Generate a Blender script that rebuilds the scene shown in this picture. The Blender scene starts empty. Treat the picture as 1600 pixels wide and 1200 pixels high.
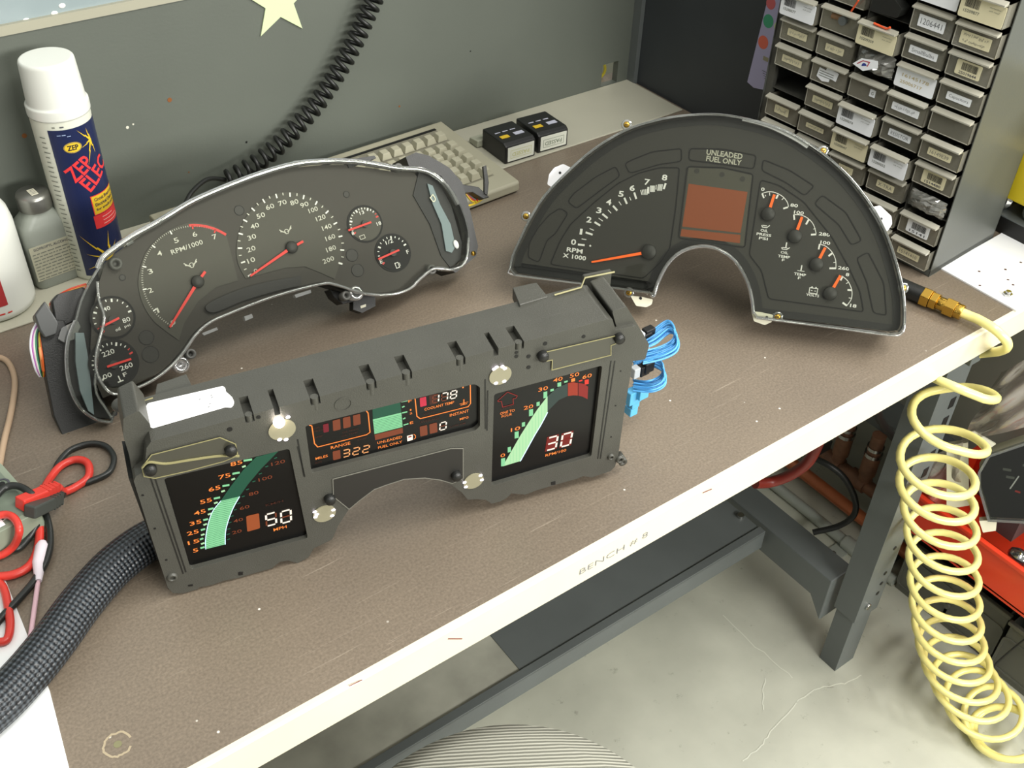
import bpy, bmesh, math, random
from mathutils import Vector, Matrix
from mathutils.geometry import tessellate_polygon
random.seed(7)
C = bpy.context.scene.collection
SC = bpy.context.scene

# ------------------------------------------------------------------ camera, world, lights, exposure
CAM_POS = Vector((0.0, -0.484, 0.75)); CAM_ROT = (0.87437512, -0.02894228, -0.62794055); FPX = 1667.3
cd = bpy.data.cameras.new('camera'); cam = bpy.data.objects.new('camera', cd); C.objects.link(cam)
cam.location = CAM_POS; cam.rotation_euler = CAM_ROT
cd.sensor_width = 36; cd.lens = FPX / 1600 * 36; cd.clip_start = .02; cd.clip_end = 60
SC.camera = cam
SC.view_settings.view_transform = 'Standard'; SC.view_settings.look = 'None'
SC.view_settings.exposure = 0.0; SC.view_settings.gamma = 1.0; SC.view_settings.use_curve_mapping = False
w = bpy.data.worlds.new('world'); SC.world = w; w.use_nodes = True
w.node_tree.nodes['Background'].inputs[0].default_value = (1.0, .98, .90, 1)
w.node_tree.nodes['Background'].inputs[1].default_value = 1
def _world():
    nt = w.node_tree; N = nt.nodes.new; L = nt.links.new; bg = nt.nodes['Background']
    tc = N('ShaderNodeTexCoord'); sp = N('ShaderNodeSeparateXYZ'); L(tc.outputs['Generated'], sp.inputs[0])
    r = N('ShaderNodeValToRGB'); e = r.color_ramp.elements; e[0].position = .0; e[0].color = (.20, .195, .18, 1); e[1].position = .9; e[1].color = (.95, .94, .88, 1)
    r.color_ramp.elements.new(.35).color = (.36, .36, .33, 1)
    L(sp.outputs[2], r.inputs[0]); L(r.outputs[0], bg.inputs[0])
_world()

def area(name, loc, target, sx, sy, power, col=(1, .98, .93)):
    l = bpy.data.lights.new(name, 'AREA'); l.shape = 'RECTANGLE'; l.size = sx; l.size_y = sy
    l.energy = power; l.color = col
    o = bpy.data.objects.new(name, l); C.objects.link(o); o.location = loc
    o.rotation_euler = (Vector(target) - Vector(loc)).to_track_quat('-Z', 'Y').to_euler()
    return o
area('fluorescent_or_fill_light', (.80, -.42, 1.5), (.65, .1, 0), 1.3, .28, 20)
area('fluorescent_or_fill_light', (.9, -2.8, 1.25), (.8, .2, -.1), 1.8, .5, 112)
area('fluorescent_or_fill_light', (2.2, -.45, 1.5), (1.0, .1, -.1), .9, .3, 24)
area('fluorescent_or_fill_light', (2.7, -2.3, 1.2), (1.35, .35, -.7), 1.2, .4, 45)  # added fill lamp, brightens the floor and pipes under the bench
area('fluorescent_or_fill_light', (2.9, 1.35, 1.6), (2.2, .9, 0), 1.2, .35, 16)

FLOOR = -.8
# ------------------------------------------------------------------ pixel <-> place
RM = Matrix.Identity(3)
from mathutils import Euler
RM = Euler(CAM_ROT, 'XYZ').to_matrix()
def ray(x, y): return RM @ Vector(((x - 800) / FPX, -(y - 600) / FPX, -1))
def hit(x, y, z=0.0):
    d = ray(x, y); return CAM_POS + d * ((z - CAM_POS.z) / d.z)
def hitp(x, y, ax, v):
    d = ray(x, y); return CAM_POS + d * ((v - CAM_POS[ax]) / d[ax])
class Plane:
    def __init__(s, o, yaw, tilt, roll=0):
        ya, t, r = map(math.radians, (yaw, tilt, roll)); s.o = Vector(o)
        u = Vector((math.cos(ya), math.sin(ya), 0)); b = Vector((-math.sin(ya), math.cos(ya), 0))
        v = math.cos(t) * Vector((0, 0, 1)) + math.sin(t) * b
        s.u = math.cos(r) * u + math.sin(r) * v; s.v = -math.sin(r) * u + math.cos(r) * v; s.n = s.u.cross(s.v)
    def __call__(s, x, y, dn=0.0):
        d = ray(x, y); o = s.o + s.n * dn; t = ((o - CAM_POS).dot(s.n)) / d.dot(s.n)
        X = CAM_POS + d * t - s.o; return (X.dot(s.u), X.dot(s.v))
    def matrix(s):
        m = Matrix((s.u, s.v, s.n)).transposed().to_4x4(); m.translation = s.o; return m
    def w(s, a, b, c=0): return s.o + s.u * a + s.v * b + s.n * c
    def down(s, x, y):      # inward distance until the bench top is met
        z = s.w(x, y).z; return max(.001, (z - .001) / max(1e-3, s.n.z))

# ------------------------------------------------------------------ materials
def lin(c):
    if isinstance(c, str):
        c = c.lstrip('#'); c = [int(c[i:i + 2], 16) / 255 for i in (0, 2, 4)]
    return tuple((x / 12.92 if x <= .04045 else ((x + .055) / 1.055) ** 2.4) for x in c) + (1,)
MATS = {}
def mat(name, col='#808080', rough=.5, metal=0, spec=.5, emit=0, ecol=None, coat=0, bump=0, bscale=200, var=0, vscale=20, alpha=1):
    if name in MATS: return MATS[name]
    m = bpy.data.materials.new(name); m.use_nodes = True; nt = m.node_tree; p = nt.nodes['Principled BSDF']
    p.inputs['Base Color'].default_value = lin(col); p.inputs['Roughness'].default_value = rough
    p.inputs['Metallic'].default_value = metal; p.inputs['Specular IOR Level'].default_value = spec
    p.inputs['Coat Weight'].default_value = coat
    if emit:
        p.inputs['Emission Color'].default_value = lin(ecol or col); p.inputs['Emission Strength'].default_value = emit
    if bump or var:
        tc = nt.nodes.new('ShaderNodeTexCoord'); 
    if var:
        n = nt.nodes.new('ShaderNodeTexNoise'); n.inputs['Scale'].default_value = vscale; n.inputs['Detail'].default_value = 5
        nt.links.new(tc.outputs['Object'], n.inputs['Vector'])
        mx = nt.nodes.new('ShaderNodeMix'); mx.data_type = 'RGBA'; mx.blend_type = 'MULTIPLY'; mx.inputs[0].default_value = 1
        mr = nt.nodes.new('ShaderNodeMapRange'); mr.inputs[1].default_value = .3; mr.inputs[2].default_value = .7
        mr.inputs[3].default_value = 1 - var; mr.inputs[4].default_value = 1 + var
        nt.links.new(n.outputs[0], mr.inputs[0]); mx.inputs[6].default_value = lin(col)
        cmb = nt.nodes.new('ShaderNodeCombineColor')
        for i in range(3): nt.links.new(mr.outputs[0], cmb.inputs[i])
        nt.links.new(cmb.outputs[0], mx.inputs[7]); nt.links.new(mx.outputs[2], p.inputs['Base Color'])
    if bump:
        n = nt.nodes.new('ShaderNodeTexNoise'); n.inputs['Scale'].default_value = bscale; n.inputs['Detail'].default_value = 3
        nt.links.new(tc.outputs['Object'], n.inputs['Vector'])
        b = nt.nodes.new('ShaderNodeBump'); b.inputs['Strength'].default_value = bump; b.inputs['Distance'].default_value = .001
        nt.links.new(n.outputs[0], b.inputs['Height']); nt.links.new(b.outputs[0], p.inputs['Normal'])
    MATS[name] = m; return m
def clear(name, tint='#ffffff', base=.04, rough=.05, body=0.0, bodycol='#c8ccc8', fres=1.0):
    if name in MATS: return MATS[name]
    m = bpy.data.materials.new(name); m.use_nodes = True; nt = m.node_tree; nt.nodes.clear()
    N = nt.nodes.new; L = nt.links.new
    out = N('ShaderNodeOutputMaterial'); tr = N('ShaderNodeBsdfTransparent'); tr.inputs[0].default_value = lin(tint)
    gl = N('ShaderNodeBsdfGlossy'); gl.inputs['Roughness'].default_value = rough
    lw = N('ShaderNodeFresnel'); lw.inputs[0].default_value = 1.45
    ma = N('ShaderNodeMath'); ma.operation = 'MULTIPLY_ADD'; ma.inputs[1].default_value = fres; ma.inputs[2].default_value = base
    L(lw.outputs[0], ma.inputs[0]); mx = N('ShaderNodeMixShader'); L(ma.outputs[0], mx.inputs[0])
    if body:
        df = N('ShaderNodeBsdfDiffuse'); df.inputs[0].default_value = lin(bodycol)
        m2 = N('ShaderNodeMixShader'); m2.inputs[0].default_value = body; L(tr.outputs[0], m2.inputs[1]); L(df.outputs[0], m2.inputs[2])
        L(m2.outputs[0], mx.inputs[1])
    else: L(tr.outputs[0], mx.inputs[1])
    L(gl.outputs[0], mx.inputs[2]); L(mx.outputs[0], out.inputs[0])
    MATS[name] = m; return m

# ------------------------------------------------------------------ mesh builder
GLYPH = {}
def glyphs(s, bold=0.0):
    k = (s, bold)
    if k in GLYPH: return GLYPH[k]
    cu = bpy.data.curves.new('t', 'FONT'); cu.body = s; cu.size = 1; cu.offset = bold; cu.resolution_u = 2; cu.space_line = .95
    cu.align_x = 'CENTER'
    ob = bpy.data.objects.new('t', cu); C.objects.link(ob); bpy.context.view_layer.update()
    me = bpy.data.meshes.new_from_object(ob.evaluated_get(bpy.context.evaluated_depsgraph_get()))
    vs = [v.co.copy() for v in me.vertices]; fs = [list(p.vertices) for p in me.polygons]
    bpy.data.objects.remove(ob); bpy.data.curves.remove(cu); bpy.data.meshes.remove(me)
    x0 = min(v.x for v in vs); x1 = max(v.x for v in vs); y0 = min(v.y for v in vs); y1 = max(v.y for v in vs)
    GLYPH[k] = ([((v.x - (x0 + x1) / 2), (v.y - (y0 + y1) / 2)) for v in vs], fs, x1 - x0, y1 - y0)
    return GLYPH[k]
def fillet(pts, r, n=4):
    out = []; k = len(pts)
    for i in range(k):
        p, a, b = Vector(pts[i]), Vector(pts[i - 1]), Vector(pts[(i + 1) % k])
        d1 = (a - p); d2 = (b - p); rr = min(r, d1.length * .45, d2.length * .45)
        s = p + d1.normalized() * rr; e = p + d2.normalized() * rr
        for j in range(n + 1):
            t = j / n; out.append(tuple((1 - t) ** 2 * s + 2 * t * (1 - t) * p + t * t * e))
    return out
def catmull(P, n=6, closed=False):
    P = [Vector(p) for p in P]; out = []; k = len(P)
    rng = range(k if closed else k - 1)
    for i in rng:
        p0 = P[(i - 1) % k] if closed or i > 0 else P[0]; p1 = P[i]; p2 = P[(i + 1) % k]
        p3 = P[(i + 2) % k] if closed or i + 2 < k else P[-1]
        for j in range(n):
            t = j / n
            out.append(.5 * ((2 * p1) + (p2 - p0) * t + (2 * p0 - 5 * p1 + 4 * p2 - p3) * t * t + (3 * p1 - p0 - 3 * p2 + p3) * t ** 3))
    if not closed: out.append(P[-1])
    return out
def circ(cx, cy, r, n=24, a0=0, a1=360, ry=None):
    ry = ry or r; full = abs(a1 - a0) >= 360; m = n if full else n + 1
    return [(cx + r * math.cos(math.radians(a0 + (a1 - a0) * i / n)), cy + ry * math.sin(math.radians(a0 + (a1 - a0) * i / n))) for i in range(m)]
def rect(x0, y0, x1, y1): return [(x0, y0), (x1, y0), (x1, y1), (x0, y1)]
def area2(p): return sum(p[i - 1][0] * p[i][1] - p[i][0] * p[i - 1][1] for i in range(len(p))) / 2
def ccw(p): p = [tuple(q) for q in p]; return p if area2(p) > 0 else p[::-1]
def inset(p, d):
    p = ccw(p); k = len(p); out = []
    for i in range(k):
        a, b, c = Vector(p[i - 1]), Vector(p[i]), Vector(p[(i + 1) % k])
        e1 = (b - a); e2 = (c - b)
        if e1.length < 1e-7 or e2.length < 1e-7: out.append(tuple(b)); continue
        n1 = Vector((-e1.y, e1.x)).normalized(); n2 = Vector((-e2.y, e2.x)).normalized(); m = (n1 + n2)
        if m.length < .3: m = n1
        m.normalize(); s = min(2.0, 1 / max(.3, m.dot(n1))); out.append(tuple(b + m * d * s))
    return out

class MB:
    def __init__(s, T=None): s.V = []; s.F = []; s.M = []; s.mats = []; s.UV = {}; s.T = T; s.smooth = set()
    def mi(s, m):
        if m not in s.mats: s.mats.append(m)
        return s.mats.index(m)
    def add(s, vs, fs, m, smooth=False, T=None):
        b = len(s.V)
        for v in vs:
            v = Vector(v)
            if T is not None: v = T @ v
            if s.T is not None: v = s.T @ v
            s.V.append(v)
        k = s.mi(m)
        for f in fs:
            if smooth: s.smooth.add(len(s.F))
            s.F.append([i + b for i in f]); s.M.append(k)
        return b
    def poly(s, pts, z0, z1, m, holes=(), side=None, T=None, smooth=False):
        """prism of a 2D outline between z0 and z1 (numbers or functions of x, y)"""
        o = ccw(pts); hs = [ccw(h)[::-1] for h in holes]; loops = [o] + hs; allp = [p for l in loops for p in l]; n = len(allp)
        tri = tessellate_polygon([[Vector((p[0], p[1], 0)) for p in l] for l in loops])
        f0 = z0 if callable(z0) else (lambda x, y: z0); f1 = z1 if callable(z1) else (lambda x, y: z1)
        top = [(p[0], p[1], f1(*p[:2])) for p in allp]
        ft = []
        for t in tri:
            a, b, c = (allp[i] for i in t)
            ar = (b[0] - a[0]) * (c[1] - a[1]) - (c[0] - a[0]) * (b[1] - a[1])
            if abs(ar) < 1e-12: continue
            ft.append(list(t) if ar > 0 else list(t)[::-1])
        if not callable(z0) and not callable(z1) and abs(z1 - z0) < 1e-9: s.add(top, ft, m, T=T); return
        bot = [(p[0], p[1], f0(*p[:2])) for p in allp]
        s.add(top + bot, ft + [[i + n for i in f][::-1] for f in ft], m, T=T)
        st = 0; q = []
        for l in loops:
            k = len(l)
            for i in range(k):
                a = st + i; b = st + (i + 1) % k; q.append([a + n, b + n, b, a])
            st += k
        s.add(top + bot, q, side or m, smooth=smooth, T=T)
    def box(s, x0, x1, y0, y1, z0, z1, m, T=None): s.poly(rect(x0, y0, x1, y1), z0, z1, m, T=T)
    def line(s, pts, wd, z0, z1, m, closed=False, T=None):
        P = [Vector(p[:2]) for p in pts]; k = len(P); L = []; R = []
        for i in range(k):
            a = P[i - 1] if (closed or i > 0) else P[i]; c = P[(i + 1) % k] if (closed or i < k - 1) else P[i]
            d = (c - a)
            if closed or 0 < i < k - 1:
                e1 = (P[i] - a).normalized(); e2 = (c - P[i]).normalized(); d = e1 + e2
                if d.length < 1e-4: d = e1
                d.normalize(); sc = 1 / max(.45, d.dot(e1))
            else: d.normalize(); sc = 1
            nn = Vector((-d.y, d.x)) * wd / 2 * sc; L.append(P[i] + nn); R.append(P[i] - nn)
        if abs(z1 - z0) < 1e-9:
            vs = [(p.x, p.y, z1) for p in L + R]
            s.add(vs, [[i, i + k, (i + 1) % k + k, (i + 1) % k] for i in range(k if closed else k - 1)], m, T=T)
        elif closed: s.poly([tuple(p) for p in L], z0, z1, m, holes=[[tuple(p) for p in R]] if abs(area2(L)) > abs(area2(R)) else (), T=T) if abs(area2(L)) > abs(area2(R)) else s.poly([tuple(p) for p in R], z0, z1, m, holes=[[tuple(p) for p in L]], T=T)
        else: s.poly([tuple(p) for p in L + R[::-1]], z0, z1, m, T=T)
    def text(s, t, x, y, h, m, z=0, rot=0, sx=1.0, width=None, bold=.012, T=None, mirror=False):
        vs, fs, gw, gh = glyphs(t, bold); k = h / gh; kx = (width / gw) if width else k * sx
        c, n = math.cos(math.radians(rot)), math.sin(math.radians(rot)); out = []
        for a, b in vs:
            a *= kx; b *= k; out.append((x + a * c - b * n, y + a * n + b * c, z))
        s.add(out, fs, m, T=T)
    def tube(s, path, r, m, seg=10, closed=False, caps=True, uv=False, T=None, flat=1.0):
        P = [Vector(p) for p in path]; k = len(P); rs = r if isinstance(r, (list, tuple)) else [r] * k
        t0 = (P[1] - P[0]).normalized(); a = Vector((0, 0, 1)) if abs(t0.z) < .9 else Vector((1, 0, 0))
        nrm = (a - t0 * a.dot(t0)).normalized(); vs = []; ln = 0; lens = []
        for i in range(k):
            pa = P[i - 1] if (closed or i > 0) else P[i]; pc = P[(i + 1) % k] if (closed or i < k - 1) else P[i]
            t = (pc - pa)
            if t.length < 1e-9: t = t0
            t.normalize(); nrm = nrm - t * nrm.dot(t)
            if nrm.length < 1e-6: nrm = Vector((1, 0, 0)) - t * t.x
            nrm.normalize(); bn = t.cross(nrm)
            if i: ln += (P[i] - P[i - 1]).length
            lens.append(ln)
            for j in range(seg):
                q = 2 * math.pi * j / seg; vs.append(P[i] + (nrm * math.cos(q) + bn * math.sin(q) * flat) * rs[i])
        fs = []; uvs = []
        for i in range(k if closed else k - 1):
            for j in range(seg):
                i2 = (i + 1) % k; j2 = (j + 1) % seg
                fs.append([i * seg + j, i * seg + j2, i2 * seg + j2, i2 * seg + j])
                uvs.append([(j / seg, lens[i]), ((j + 1) / seg, lens[i]), ((j + 1) / seg, lens[i2]), (j / seg, lens[i2])])
        f0 = len(s.F); s.add(vs, fs, m, smooth=True, T=T)
        if uv:
            for q, u in enumerate(uvs): s.UV[f0 + q] = u
        if caps and not closed:
            s.add(vs[:seg], [list(range(seg))[::-1]], m, T=T); s.add(vs[-seg:], [list(range(seg))], m, T=T)
    def lathe(s, prof, m, seg=32, T=None, smooth=True):
        vs = []; fs = []; k = len(prof)
        for r, z in prof:
            for j in range(seg): a = 2 * math.pi * j / seg; vs.append((r * math.cos(a), r * math.sin(a), z))
        for i in range(k - 1):
            for j in range(seg):
                j2 = (j + 1) % seg; fs.append([i * seg + j, i * seg + j2, (i + 1) * seg + j2, (i + 1) * seg + j])
        s.add(vs, fs, m, smooth=smooth, T=T)
        if prof[0][0] > 1e-5: s.add(vs[:seg], [list(range(seg))[::-1]], m, T=T)
        if prof[-1][0] > 1e-5: s.add(vs[-seg:], [list(range(seg))], m, T=T)
    def cyl(s, x, y, z0, z1, r, m, seg=20, T=None): s.poly(circ(x, y, r, seg), z0, z1, m, T=T, smooth=True)
    def sphere(s, c, r, m, seg=12, sc=(1, 1, 1), T=None):
        prof = [(max(1e-6, r * math.sin(math.pi * i / seg)), -r * math.cos(math.pi * i / seg)) for i in range(seg + 1)]
        M_ = Matrix.Translation(c) @ Matrix.Diagonal((*sc, 1)); s.lathe(prof, m, seg * 2, T=(T @ M_) if T is not None else M_)
    def build(s, name, parent=None, bevel=0, bseg=2, label=None, recenter=None, angle=35):
        me = bpy.data.meshes.new(name)
        if recenter is None: recenter = parent is None
        org = Vector((0, 0, 0))
        if recenter and s.V:
            xs = [v.x for v in s.V]; ys = [v.y for v in s.V]; org = Vector(((min(xs) + max(xs)) / 2, (min(ys) + max(ys)) / 2, min(v.z for v in s.V)))
        me.from_pydata([v - org for v in s.V], [], s.F)
        for m in s.mats: me.materials.append(m)
        me.polygons.foreach_set('material_index', s.M)
        if s.UV:
            ul = me.uv_layers.new(name='UVMap')
            for pi, p in enumerate(me.polygons):
                if pi in s.UV and len(s.UV[pi]) == len(p.loop_indices):
                    for li, q in zip(p.loop_indices, s.UV[pi]): ul.data[li].uv = q
        for i in s.smooth: me.polygons[i].use_smooth = True
        me.update()
        o = bpy.data.objects.new(name, me); C.objects.link(o); o.location = org
        if parent is not None: o.parent = parent
        if bevel:
            wd = o.modifiers.new('weld', 'WELD'); wd.merge_threshold = 1e-5
            b = o.modifiers.new('bevel', 'BEVEL'); b.width = bevel; b.segments = bseg; b.limit_method = 'ANGLE'; b.angle_limit = math.radians(angle)
        if label: o['label'] = label
        return o
def tag(o, label=None, cat=None, group=None, kind=None):
    if label: o['label'] = label
    if cat: o['category'] = cat
    if group: o['group'] = group
    if kind: o['kind'] = kind
    return o
def thing(name, label, cat, loc=(0, 0, 0), rz=0, matrix=None, group=None):
    o = bpy.data.objects.new(name, None); C.objects.link(o); o.empty_display_size = .02
    if matrix is not None: o.matrix_world = matrix
    else: o.location = loc; o.rotation_euler = (0, 0, rz)
    return tag(o, label, cat, group)
def struct(name, mb, bevel=0): return tag(mb.build(name, bevel=bevel), kind='structure')
def quadT(a, b, c):     # frame with origin a, x to b, y towards c
    a, b, c = Vector(a), Vector(b), Vector(c); u = (b - a).normalized(); n = u.cross(c - a).normalized(); v = n.cross(u)
    m = Matrix((u, v, n)).transposed().to_4x4(); m.translation = a; return m
# ------------------------------------------------------------------ shared materials
BLK = mat('black_plastic', '#1a1b19', .42, bump=.25, bscale=900)
DGP = mat('dark_grey_plastic', '#53534f', .45, bump=.35, bscale=700, var=.05, vscale=60)
HOUS = mat('housing_plastic', '#464640', .40, bump=.3, bscale=800, var=.08, vscale=25)
DEEP = mat('deep_black', '#0c0c0b', .5)
SCR = mat('screen_black', '#060606', .3, spec=.3)
WHT = mat('white_print', '#f0f0ea', .6)
CREAM = mat('cream_plastic', '#d9d6c0', .5)
BRASS = mat('brass', '#c9a24a', .25, metal=1)
STEEL = mat('steel', '#c8c8c4', .25, metal=1)
CHROME = mat('chrome', '#eeeeee', .08, metal=1)
RED = mat('red_plastic', '#c8362e', .4)

# ------------------------------------------------------------------ the setting
def floor_mat():
    m = mat('painted_concrete', '#b2b3a5', .38, var=.16, vscale=5, bump=.5, bscale=40)
    nt = m.node_tree; p = nt.nodes['Principled BSDF']; src = p.inputs['Base Color'].links[0].from_socket
    tc = nt.nodes.new('ShaderNodeTexCoord'); n = nt.nodes.new('ShaderNodeTexNoise'); n.inputs['Scale'].default_value = 38; n.inputs['Detail'].default_value = 8; n.inputs['Roughness'].default_value = .7
    nt.links.new(tc.outputs['Object'], n.inputs['Vector'])
    r = nt.nodes.new('ShaderNodeValToRGB'); r.color_ramp.elements[0].position = .62; r.color_ramp.elements[1].position = .70
    r.color_ramp.elements[0].color = (0, 0, 0, 1); r.color_ramp.elements[1].color = (.6, .6, .6, 1)
    nt.links.new(n.outputs[0], r.inputs[0]); mx = nt.nodes.new('ShaderNodeMix'); mx.data_type = 'RGBA'
    nt.links.new(r.outputs[0], mx.inputs[0]); nt.links.new(src, mx.inputs[6]); mx.inputs[7].default_value = lin('#77776a')
    nt.links.new(mx.outputs[2], p.inputs['Base Color']); return m
b = MB(); b.box(-2.5, 5, -3, 4, FLOOR - .05, FLOOR, floor_mat()); struct('floor', b)
CRK = mat('floor_scratch', '#c6c8ba', .5)
for k, pp in enumerate(([(1245, 1100), (1205, 1145), (1185, 1170), (1160, 1190)], [(1245, 1098), (1280, 1075), (1320, 1068), (1345, 1055)], [(1195, 1060), (1192, 1090), (1195, 1110)], [(1130, 960), (1180, 1010), (1240, 1060)])):
    b = MB(); b.line([tuple(hit(x + random.uniform(-2, 2), y + random.uniform(-2, 2), FLOOR)[:2]) for x, y in [tuple(q) for q in catmull([Vector((p[0], p[1], 0)).xy for p in pp], 5)]], .0018, FLOOR + .0006, FLOOR + .0006, CRK)
    o = b.build('trim_%d' % (20 + k)); tag(o, kind='structure')
b = MB(); b.box(-2.5, 5, 3.0, 3.1, FLOOR, 2, mat('far_wall', '#8e8f84', .8)); struct('wall_back', b)

def laminate():
    m = bpy.data.materials.new('brown_laminate'); m.use_nodes = True; nt = m.node_tree; N = nt.nodes.new; L = nt.links.new; p = nt.nodes['Principled BSDF']
    tc = N('ShaderNodeTexCoord')
    def noise(sc, det=4, vec=None, rough=.5):
        n = N('ShaderNodeTexNoise'); n.inputs['Scale'].default_value = sc; n.inputs['Detail'].default_value = det; n.inputs['Roughness'].default_value = rough
        L(vec or tc.outputs['Object'], n.inputs['Vector']); return n.outputs[0]
    def ramp(s, a, b, ca, cb):
        r = N('ShaderNodeValToRGB'); r.color_ramp.elements[0].position = a; r.color_ramp.elements[1].position = b
        r.color_ramp.elements[0].color = lin(ca); r.color_ramp.elements[1].color = lin(cb); L(s, r.inputs[0]); return r.outputs[0]
    def mixc(f, a, b, mode='MIX'):
        x = N('ShaderNodeMix'); x.data_type = 'RGBA'; x.blend_type = mode
        if hasattr(f, 'links'): L(f, x.inputs[0])
        else: x.inputs[0].default_value = f
        for i, q in ((6, a), (7, b)):
            if isinstance(q, str): x.inputs[i].default_value = lin(q)
            else: L(q, x.inputs[i])
        return x.outputs[2]
    base = ramp(noise(3.2, 5), .3, .7, '#73685b', '#8a7d6c')
    fine = ramp(noise(420, 2), .3, .72, '#b0b0b0', '#ffffff'); base = mixc(.55, base, fine, 'MULTIPLY')
    mp = N('ShaderNodeMapping'); mp.inputs['Rotation'].default_value = (0, 0, .5); mp.inputs['Scale'].default_value = (4, 160, 1); L(tc.outputs['Object'], mp.inputs[0])
    sc1 = ramp(noise(3, 6, mp.outputs[0], .65), .62, .73, '#000000', '#aaaaaa')
    mp2 = N('ShaderNodeMapping'); mp2.inputs['Rotation'].default_value = (0, 0, -.9); mp2.inputs['Scale'].default_value = (5, 190, 1); L(tc.outputs['Object'], mp2.inputs[0])
    sc2 = ramp(noise(3, 6, mp2.outputs[0], .65), .66, .75, '#000000', '#888888')
    base = mixc(sc1, base, '#b5a998'); base = mixc(sc2, base, '#ada08e')
    vo = N('ShaderNodeTexVoronoi'); vo.inputs['Scale'].default_value = 42; L(tc.outputs['Object'], vo.inputs['Vector'])
    dots = ramp(vo.outputs['Distance'], .03, .06, '#ffffff', '#000000')
    sel = ramp(vo.outputs['Color'], .55, .6, '#000000', '#ffffff')
    dd = mixc(1.0, dots, sel, 'MULTIPLY'); base = mixc(dd, base, '#e8e4d8')
    L(base, p.inputs['Base Color']); p.inputs['Roughness'].default_value = .42; p.inputs['Specular IOR Level'].default_value = .55
    bp = N('ShaderNodeBump'); bp.inputs['Strength'].default_value = .12; bp.inputs['Distance'].default_value = .0006; L(noise(500, 2), bp.inputs['Height']); L(bp.outputs[0], p.inputs['Normal'])
    return m
LAM = laminate()
EDGE = mat('cream_edge_strip', '#d8d2bc', .35, var=.03, vscale=15)
GST = mat('grey_painted_steel', '#5b605f', .42, var=.08, vscale=9, bump=.15, bscale=120)
GALV = mat('worn_shelf_steel', '#a3a396', .38, var=.25, vscale=12)

bench = thing('workbench', 'long grey steel workbench with brown laminate top and cream front edge', 'workbench', (.4, .35, FLOOR))
def bp(mb, name, **k):      # world coordinates into the bench frame
    mb.T = Matrix.Translation((-.4, -.35, -FLOOR)); mb.V = [mb.T @ v for v in mb.V]; mb.T = None
    return mb.build(name, parent=bench, recenter=False, **k)
b = MB(); b.box(-.9, 1.62, 0, .80, -.035, 0, LAM); bp(b, 'bench_top')
b = MB(); b.poly([(-.0065, -.040), (-.0065, -.003), (-.0045, -.0005), (0, -.0002), (0.0, -.040)], -.9, 1.62, EDGE, T=Matrix(((0, 0, 1, 0), (1, 0, 0, 0), (0, 1, 0, 0), (0, 0, 0, 1))))
INK = mat('faded_ink', '#4a4b52', .6)
T_ = quadT((0, -.0067, 0), (1, -.0067, 0), (0, -.0067, 1))
def strip_uv(x, y): p = hitp(x, y, 1, -.0067); return p.x, p.z
x0, z0 = strip_uv(906, 893); x1, z1 = strip_uv(1012, 836)
b.text('BENCH # 8', (x0 + x1) / 2, (z0 + z1) / 2, .008, mat('worn_marker', '#77787c', .6), z=.0002, width=x1 - x0, bold=-.015, T=T_)
for (a, c), (d, e) in (((1098, 770), (1112, 764)), ((545, 1072), (566, 1062)), ((700, 998), (722, 998))):
    q = strip_uv(a, c); r = strip_uv(d, e); b.line([q, r], .0012, .0002, .0002, mat('rust_mark', '#7a2a2a', .7), T=T_)
bp(b, 'front_edge')
b = MB(); b.box(-.9, 1.17, .627, .762, 0, .0025, mat('pale_shelf_board', '#b3b1a0', .33, var=.05, vscale=8)); bp(b, 'rear_strip', bevel=.001, label='pale grey strip along the back of the bench top')
# legs and rails
def legpart(x0):
    m = MB(); m.poly([(x0 + .004, .050), (x0 + .052, .050), (x0 + .052, .056), (x0 + .010, .056), (x0 + .010, .085), (x0 + .004, .085)], FLOOR, -.5, GST)
    m.poly([(x0, .046), (x0 + .058, .046), (x0 + .058, .0498), (x0 + .0038, .0498), (x0 + .0038, .089), (x0, .089)], -.66, -.037, GST)
    return m
b = legpart(1.130)
for z in (-.50, -.56, -.585, -.61): b.poly(circ(0, 0, .004, 10), 0, .0008, DEEP, T=Matrix.Translation((1.170, .0458, z)) @ Matrix.Rotation(math.pi / 2, 4, 'X'))
for z in (-.2, -.235, -.3, -.335): b.poly(rect(-.006, -.009, .006, .009), 0, .0008, DEEP, T=Matrix.Translation((1.172, .0458, z)) @ Matrix.Rotation(math.pi / 2, 4, 'X'))
b.cyl(0, 0, 0, .004, .006, STEEL, 12, T=Matrix.Translation((1.152, .0458, -.63)) @ Matrix.Rotation(math.pi / 2, 4, 'X'))
bp(b, 'leg', bevel=.0015)
for xx, yy in ((1.129, .60), (-.82, 0), (-.82, .60)):
    b = legpart(xx if xx > 0 else -.82); 
    for v in b.V: v.y += yy
    bp(b, 'leg')
b = MB(); b.poly([(.10, -.60), (.66, -.60), (.66, -.66), (.13, -.66), (.10, -.70)], 1.118, 1.172, GST, T=Matrix(((0, 0, 1, 0), (1, 0, 0, 0), (0, 1, 0, 0), (0, 0, 0, 1)))); bp(b, 'cross_beam', bevel=.002)
b = MB(); b.box(-.82, 1.11, .245, .62, -.61, -.604, GALV)
b.box(-.82, 1.11, .240, .247, -.642, -.602, GST); b.box(-.82, 1.11, .240, .254, -.604, -.6, GST); b.box(.60, 1.109, .255, .62, -.604, -.6028, GST)  # last box: dark sheet painting in the bench's shadow on the right part
bp(b, 'lower_shelf', bevel=.001)
b = MB(); b.cyl(1.10, .29, -.6028, -.597, .006, STEEL, 12); bp(b, 'bolt')
# underside apron
b = MB(); b.box(-.9, 1.62, .70, .715, -.20, -.036, GST); bp(b, 'rear_rail')

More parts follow.
